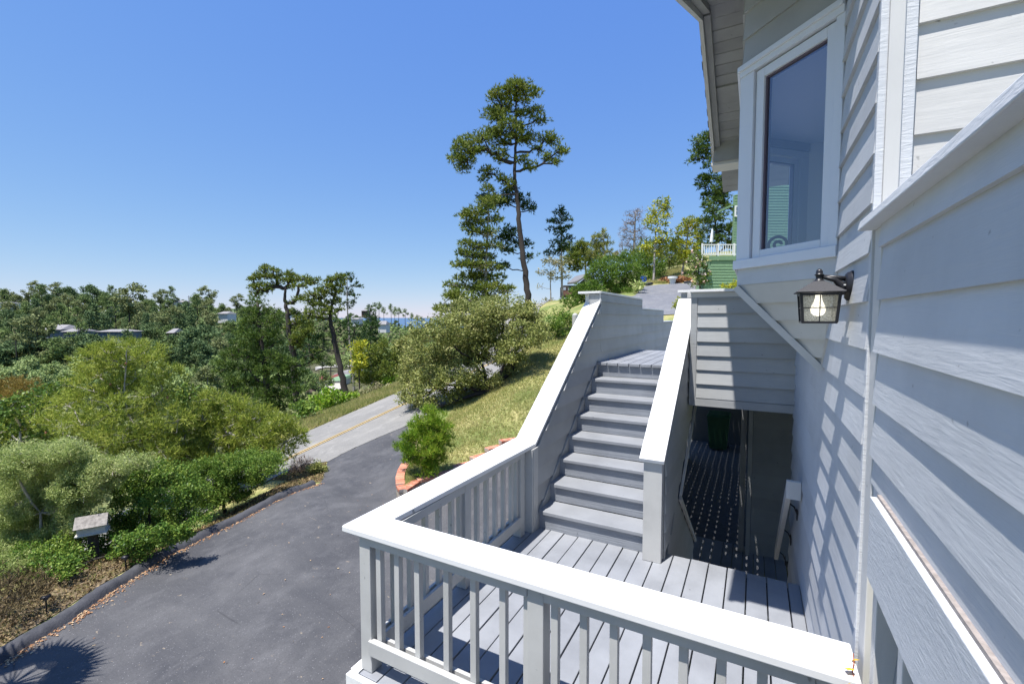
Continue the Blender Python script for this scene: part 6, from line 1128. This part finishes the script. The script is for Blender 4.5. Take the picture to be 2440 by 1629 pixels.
# blue drum, white pot, kerb log on the upper drive
q = on_ground(*Z4(1108, 893)); dr = thing('blue_drum', 'small blue plastic drum at the edge of the upper drive', 'drum', tuple(q)); MB().lathe(q, [(.24, 0), (.26, .08), (.24, .12), (.25, .30), (.26, .34), (.24, .38), (.24, .62), (.20, .65)], 16).build('body', plain('blue plastic', (.02, .08, .45), .4), dr)
q = on_ground(*Z4(1380, 890)); po = thing('white_pot', 'white ceramic pot at the top of the upper drive', 'pot', tuple(q)); MB().lathe(q, [(.18, 0), (.24, .30), (.25, .42), (.36, .44), (.36, .60), (.30, .60)], 16).build('body', M['white'], po)
for i, (x0, y0, x1, y1, lab) in enumerate([(1135, 905, 1185, 895, 'dark sleeper lying beside the blue drum'), (1490, 888, 1550, 884, 'dark sleeper lying right of the white pot')]):
    p0, p1 = on_ground(*Z4(x0, y0)), on_ground(*Z4(x1, y1)); L_ = np.linalg.norm(p1-p0); p1 = p0+(p1-p0)*min(1, 2.2/L_); r = MB().beam(p0+uz*.1, p1+uz*.1, .22, .22).build('sleeper', M['dark'], None, bevel=.02); tag(r, lab, 'sleeper', 'sleepers at the upper drive')
# dark roofed hut
D = 66; h0 = at(*Z4(350, 985), D); rz_ = YAW
def hc(px, py, d=0): return at(*Z4(px, py), D+d)
ht = thing('hut', 'dark wooden hut with grey roof on the ridge behind the thicket', 'hut', tuple(h0))
M['hutwood'] = plain('dark brown boards', (.06, .042, .035), .9, 0, .4, 8, .3); M['hutroof'] = plain('grey shingle roof', (.20, .20, .21), .9, 0, .5, 8, .35)
cdir = unit(hc(660, 985)-hc(350, 985)); fdir = np.array((-math.sin(YAW), math.cos(YAW), 0)); f_ = D/1044/(s4*1.03874)
def hp(x, y, d): return hc(x, y)+fdir*d
b_ = MB(); b_.prism([hp(365, 1000, 0), hp(480, 1000, 0), hp(480, 900, 0), hp(365, 900, 0)], fdir*5); b_.prism([hp(480, 1100, 0), hp(690, 1100, 0), hp(690, 880, 0), hp(610, 805, 0), hp(500, 900, 0)], fdir*5).build('walls', M['hutwood'], ht)
MB().poly([hp(395, 895, -.5), hp(480, 885, -.5), hp(610, 797, 0), hp(520, 800, 5.2), hp(395, 885, -.5)+uz*.12, hp(480, 875, -.5)+uz*.12, hp(612, 787, 0)+uz*.1, hp(520, 790, 5.2)+uz*.1], [(0,1,2,3),(7,6,5,4),(0,4,5,1),(1,5,6,2),(2,6,7,3),(3,7,4,0)]).prism([hp(600, 795, -.4), hp(690, 868, -.4), hp(690, 880, -.4), hp(600, 807, -.4)], fdir*5.5).build('roof', M['hutroof'], ht)
MB().prism([hp(340, 990, -1.2), hp(480, 1000, -1.2), hp(480, 955, -1.2), hp(340, 955, -1.2)], fdir*.1).build('balcony', plain('red brown boards', (.16, .08, .06), .9), ht)
for x0, x1 in ((362, 385), (405, 432)): MB().prism([hp(x0, 945, -.1), hp(x1, 945, -.1), hp(x1, 918, -.1), hp(x0, 918, -.1)], fdir*.08).build('window', plain('pale window', (.35, .40, .48), .2), ht)
MB().prism([hp(560, 900, -.1), hp(640, 900, -.1), hp(640, 860, -.1), hp(600, 835, -.1), hp(560, 870, -.1)], fdir*.08).build('window', plain('grey gable pane', (.10, .12, .13), .2), ht)

# valley: parking ground, highway strip, barns, fences, poles
def flat(name, pts, z, mat, label): o = MB().poly([(x, y, z) for x, y in pts], [tuple(range(len(pts)))]).build(name, mat); tag(o, label, kind='structure'); return o
M['lot'] = plain('pale gravel lot', (.42, .39, .33), .9, 0, .3, 1, .15)
def vz(px, py, D): return at(*Z2(px, py), D)
lotp = [on_ground(*Z2(x, y), 60, 300) for x, y in [(1110,1420),(1110,1360),(1300,1322),(1420,1330),(1480,1360),(1440,1420),(1250,1440)]]; lz = max(p_[2] for p_ in lotp)+.15
flat('parking_ground', [tuple(p_[:2]) for p_ in lotp], lz, M['lot'], 'pale gravel yard in front of the red barns')
hw_ = [on_ground(*Z2(x, y), 60, 320) for x, y in [(1180,1190),(1300,1160),(1560,1128),(1640,1110),(1640,1085),(1560,1100),(1300,1130),(1180,1160)]]
X_ = np.array([h[:2] for h in hw_[:4]]); Yb = np.array([h[:2] for h in hw_[4:]][::-1])
tt = np.linspace(0, 1, 40); ip = lambda A: np.stack([np.interp(tt, np.linspace(0, 1, 4), A[:, 0]), np.interp(tt, np.linspace(0, 1, 4), A[:, 1])], -1); Aa, Bb = ip(X_), ip(Yb)
XX = np.stack([Aa[:, 0]*(1-t)+Bb[:, 0]*t for t in np.linspace(0, 1, 8)]); YY = np.stack([Aa[:, 1]*(1-t)+Bb[:, 1]*t for t in np.linspace(0, 1, 8)]); ZZ = ground(XX.ravel(), YY.ravel()).reshape(XX.shape)+.35
o = grid_mesh('valley_road', XX, YY, ZZ, plain('pale valley road', (.38, .36, .32), .9)); tag(o, 'pale road crossing the valley floor', kind='structure')
p0 = on_ground(*Z2(190, 1340), 60, 200); c_ = camxy(0, 0)
lt2 = [on_ground(*Z2(x, y), 60, 300) for x, y in [(60,1370),(170,1300),(290,1320),(250,1380)]]; flat('valley_track', [tuple(p_[:2]) for p_ in lt2], max(p_[2] for p_ in lt2)+.2, M['lot'], 'pale patch of track behind the shrubs')
def barn(name, label, cat, x0, x1, yb, yw, yr, D, depth, wall, roofm, group=None, wins=(), gable=True, winm=None):
    r0 = at(*Z2(x0, yb), D); r = thing(name, label, cat, tuple(r0), group); P = lambda x, y, d=0: at(*Z2(x, y), D)+fdir*d; xm = (x0+x1)/2
    base = [P(x0, yb)-uz*1.5, P(x1, yb)-uz*1.5, P(x1, yw)]+([P(xm, yr)] if gable else [])+[P(x0, yw)]
    MB().prism(base, fdir*depth).build('wall', wall, r); ex = (x1-x0)*.04
    if gable:
        rr_ = MB()
        for a_, b_ in (((x0-ex, yw+3), (xm, yr)), ((xm, yr), (x1+ex, yw+3))): q = [P(a_[0], a_[1], -.5), P(b_[0], b_[1], -.5), P(b_[0], b_[1], -.5)+uz*.25, P(a_[0], a_[1], -.5)+uz*.25]; rr_.prism(q, fdir*(depth+1))
        rr_.build('roof', roofm, r)
    else: MB().prism([P(x0-ex, yw, -.6), P(x1+ex, yw, -.6), P(x1-2*ex, yr, depth*.5)-fdir*depth*.5, P(x0+2*ex, yr, depth*.5)-fdir*depth*.5], fdir*(depth+1)).build('roof', roofm, r)
    for (a, b, c, d) in wins: 
        w_ = MB().prism([P(a, d, -.12), P(b, d, -.12), P(b, c, -.12), P(a, c, -.12)], fdir*.1).build('window', M['white'], r); MB().prism([P(a+3, d-3, -.16), P(b-3, d-3, -.16), P(b-3, c+3, -.16), P(a+3, c+3, -.16)], fdir*.05).build('pane', winm or M['dark'], w_)
    return r
M['red'] = plain('barn red boards', (.33, .035, .03), .85, 0, .3, 3, .2); M['redroof'] = plain('red brown roof', (.22, .06, .05), .9); M['grey_roof'] = plain('weathered grey roof', (.26, .25, .25), .9, 0, .3, 1, .2)
M['far_white'] = plain('pale wall', (.6, .6, .58), .8); M['brown_wall'] = plain('brown wall', (.12, .08, .06), .9); M['bluegrey'] = plain('blue grey wall', (.16, .19, .22), .8)
for i, (a, b, y2, y3, lab, wn_) in enumerate([(1085, 1190, 1300, 1275, 'left red barn with a low gable', ((1105, 1120, 1305, 1322),)), (1190, 1225, 1292, 1272, 'narrow middle section of the red barns', ((1198, 1216, 1293, 1312),)), (1225, 1325, 1285, 1256, 'right red barn with white framed windows', ((1232, 1256, 1292, 1310), (1292, 1318, 1284, 1302)))]):
    barn('red_barn', lab, 'barn', a, b, 1325, y2, y3, 133+i*.6, 9, M['red'], M['redroof'], 'row of red barns', wn_)
barn('shop', 'long low grey green shop right of the red barns', 'building', 1328, 1425, 1312, 1278, 1256, 136, 8, M['far_white'], M['gshingle'], None, ((1370, 1384, 1288, 1305), (1392, 1408, 1288, 1305)), False)
barn('shop', 'blue grey flat building behind the leaning pine trunk', 'building', 1345, 1530, 1250, 1232, 1215, 165, 12, M['bluegrey'], M['grey_roof'], None, (), False)
barn('shop', 'grey roofed building right of the leaning pine trunk', 'building', 1430, 1545, 1260, 1225, 1195, 150, 8, M['brown_wall'], M['grey_roof'], None, (), False)
barn('shed', 'small shed with a pale gable below the conifer', 'shed', 1095, 1160, 1440, 1398, 1372, 96, 4, M['far_white'], M['brown_wall'])
def rail_fence(label, x0, y0, x1, y1, D0, D1, n):
    A, Bp = at(*Z2(x0, y0), D0), at(*Z2(x1, y1), D1); r = thing('rail_fence', label, 'fence', tuple(A), 'white rail fences by the barns')
    for k in range(n+1): q = A+(Bp-A)*k/n; MB().box(q[0]-.1, q[0]+.1, q[1]-.1, q[1]+.1, q[2]-.6, q[2]+1.2).build('post', M['white'], r)
    for h in (.4, .8, 1.2): MB().beam(A+uz*h, Bp+uz*h, .1, .16).build('rail', M['white'], r)
rail_fence('white rail fence section at the left in front of the barns', 1130, 1350, 1185, 1338, 127, 128, 3); rail_fence('white rail fence section in the middle in front of the barns', 1190, 1338, 1235, 1330, 128, 129, 3); rail_fence('longest white rail fence section at the right by the shop', 1240, 1330, 1340, 1312, 129, 131, 6)
def pole(label, zf, x, yb, yt, D, r=.14, arm=True):
    a, b = at(*zf(x, yb), D), at(*zf(x, yt), D); t = thing('utility_pole', label, 'pole', tuple(a), 'utility poles in the valley'); MB().tube([a-uz*1, np.array((a[0], a[1], b[2]))], r, 6).build('pole', M['bark'], t)
    if arm: MB().beam(np.array((a[0], a[1], b[2]-1))-RT*1.2, np.array((a[0], a[1], b[2]-1))+RT*1.2, .14, .14).build('crossarm', M['bark'], t)
pole('dark utility pole right of the red barns', Z2, 1325, 1255, 1148, 140, .16, False); pole('wooden utility pole standing in the far trees at the left', Z1, 183, 1140, 985, 140, .14, True)
pole('skyline utility pole, left one of the pair', Z1, 2115, 580, 490, 300, .18); pole('skyline utility pole, right one of the pair', Z1, 2170, 590, 485, 300, .18)
# houses on the far hillside
def house_far(label, zf, s, x0, x1, yb, yw, yr, D, wall, roofm, depth=9, gable=False, wins=()):
    P = lambda x, y, d=0: at(*zf(x, y), D)+fdir*d; r = thing('hillside_house', label, 'house', tuple(P(x0, yb)), 'houses on the far hillside'); xm = (x0+x1)/2; ex = (x1-x0)*.05
    MB().prism([P(x0, yb)-uz*3, P(x1, yb)-uz*3, P(x1, yw)]+([P(xm, yr)] if gable else [])+[P(x0, yw)], fdir*depth).build('wall', wall, r)
    a, b, c, d = P(x0-ex, yw, -.8), P(x1+ex, yw, -.8), P(x1-3*ex, yr, 0)+fdir*depth*.5, P(x0+3*ex, yr, 0)+fdir*depth*.5; e, f = P(x1+ex, yw, depth+.8), P(x0-ex, yw, depth+.8)
    if gable:
        q = MB(); 
        for u_, v_ in ((P(x0-ex, yw+2, -.6), P(xm, yr, -.6)), (P(xm, yr, -.6), P(x1+ex, yw+2, -.6))): q.prism([u_, v_, v_+uz*.4, u_+uz*.4], fdir*(depth+1.2))
        q.build('roof', roofm, r)
    else: MB().poly([a, b, c, d, e, f], [(0, 1, 2, 3), (1, 4, 2), (4, 5, 3, 2), (5, 0, 3), (0, 5, 4, 1)]).build('roof', roofm, r)
    for (w0_, w1_, w2_, w3_) in wins: MB().prism([P(w0_, w3_, -.1), P(w1_, w3_, -.1), P(w1_, w2_, -.1), P(w0_, w2_, -.1)], fdir*.15).build('window', M['bluegrey'], r)
    return r
H = house_far
H('long dark house with grey roof among the lower left trees', Z1, 4.694, 485, 690, 950, 868, 815, 178, M['bluegrey'], M['grey_roof'], 9, False, ((500, 520, 880, 910),))
H('dark wing with flat grey roof and chimney beside the long house', Z1, 4.694, 700, 850, 970, 892, 852, 176, M['bluegrey'], M['grey_roof'], 9)
H('low house with pale hipped roof at mid hillside', Z1, 4.694, 1090, 1380, 940, 892, 868, 182, M['bluegrey'], M['grey_roof'], 9, False, ((1255, 1300, 905, 922),))
H('brown house with cream garage below the ridge', Z1, 4.694, 1110, 1240, 740, 690, 642, 250, M['far_white'], M['grey_roof'], 9)
H('brown house with hipped grey roof just below the ridge trees', Z1, 4.694, 1185, 1300, 700, 634, 592, 262, M['brown_wall'], M['grey_roof'], 9)
H('small grey roof peeking out at mid hillside, right', Z1, 4.694, 1870, 1955, 930, 905, 858, 185, M['brown_wall'], M['grey_roof'], 6)
H('pale house at the left edge below the ridge', Z1, 4.694, -20, 60, 600, 570, 556, 250, M['far_white'], M['grey_roof'], 8)
H('white house on the ridge below the utility poles', Z1, 4.694, 1945, 2050, 600, 560, 540, 300, M['far_white'], M['grey_roof'], 8)
H('long roofed white house on the ridge right of the poles', Z1, 4.694, 2060, 2260, 600, 575, 552, 305, M['far_white'], M['grey_roof'], 8)
H('white house with brown deck left of the flat topped pine', Z2, 3.915, 270, 360, 690, 655, 632, 250, M['far_white'], M['grey_roof'], 8)
H('white gabled house seen through the flat topped pine', Z2, 3.915, 935, 1000, 700, 665, 640, 250, M['far_white'], M['grey_roof'], 8, True)
H('white house with dark roof at the right end of the ridge', Z2, 3.915, 1765, 1840, 785, 755, 722, 270, M['far_white'], M['grey_roof'], 8)
H('pale house with low roof right of the wind shaped pine', Z2, 3.915, 1515, 1580, 730, 706, 692, 280, M['far_white'], M['grey_roof'], 8)
H('roof top above the trees behind the spire conifer', Z2, 3.915, 1610, 1660, 650, 628, 612, 320, M['brown_wall'], M['grey_roof'], 8)
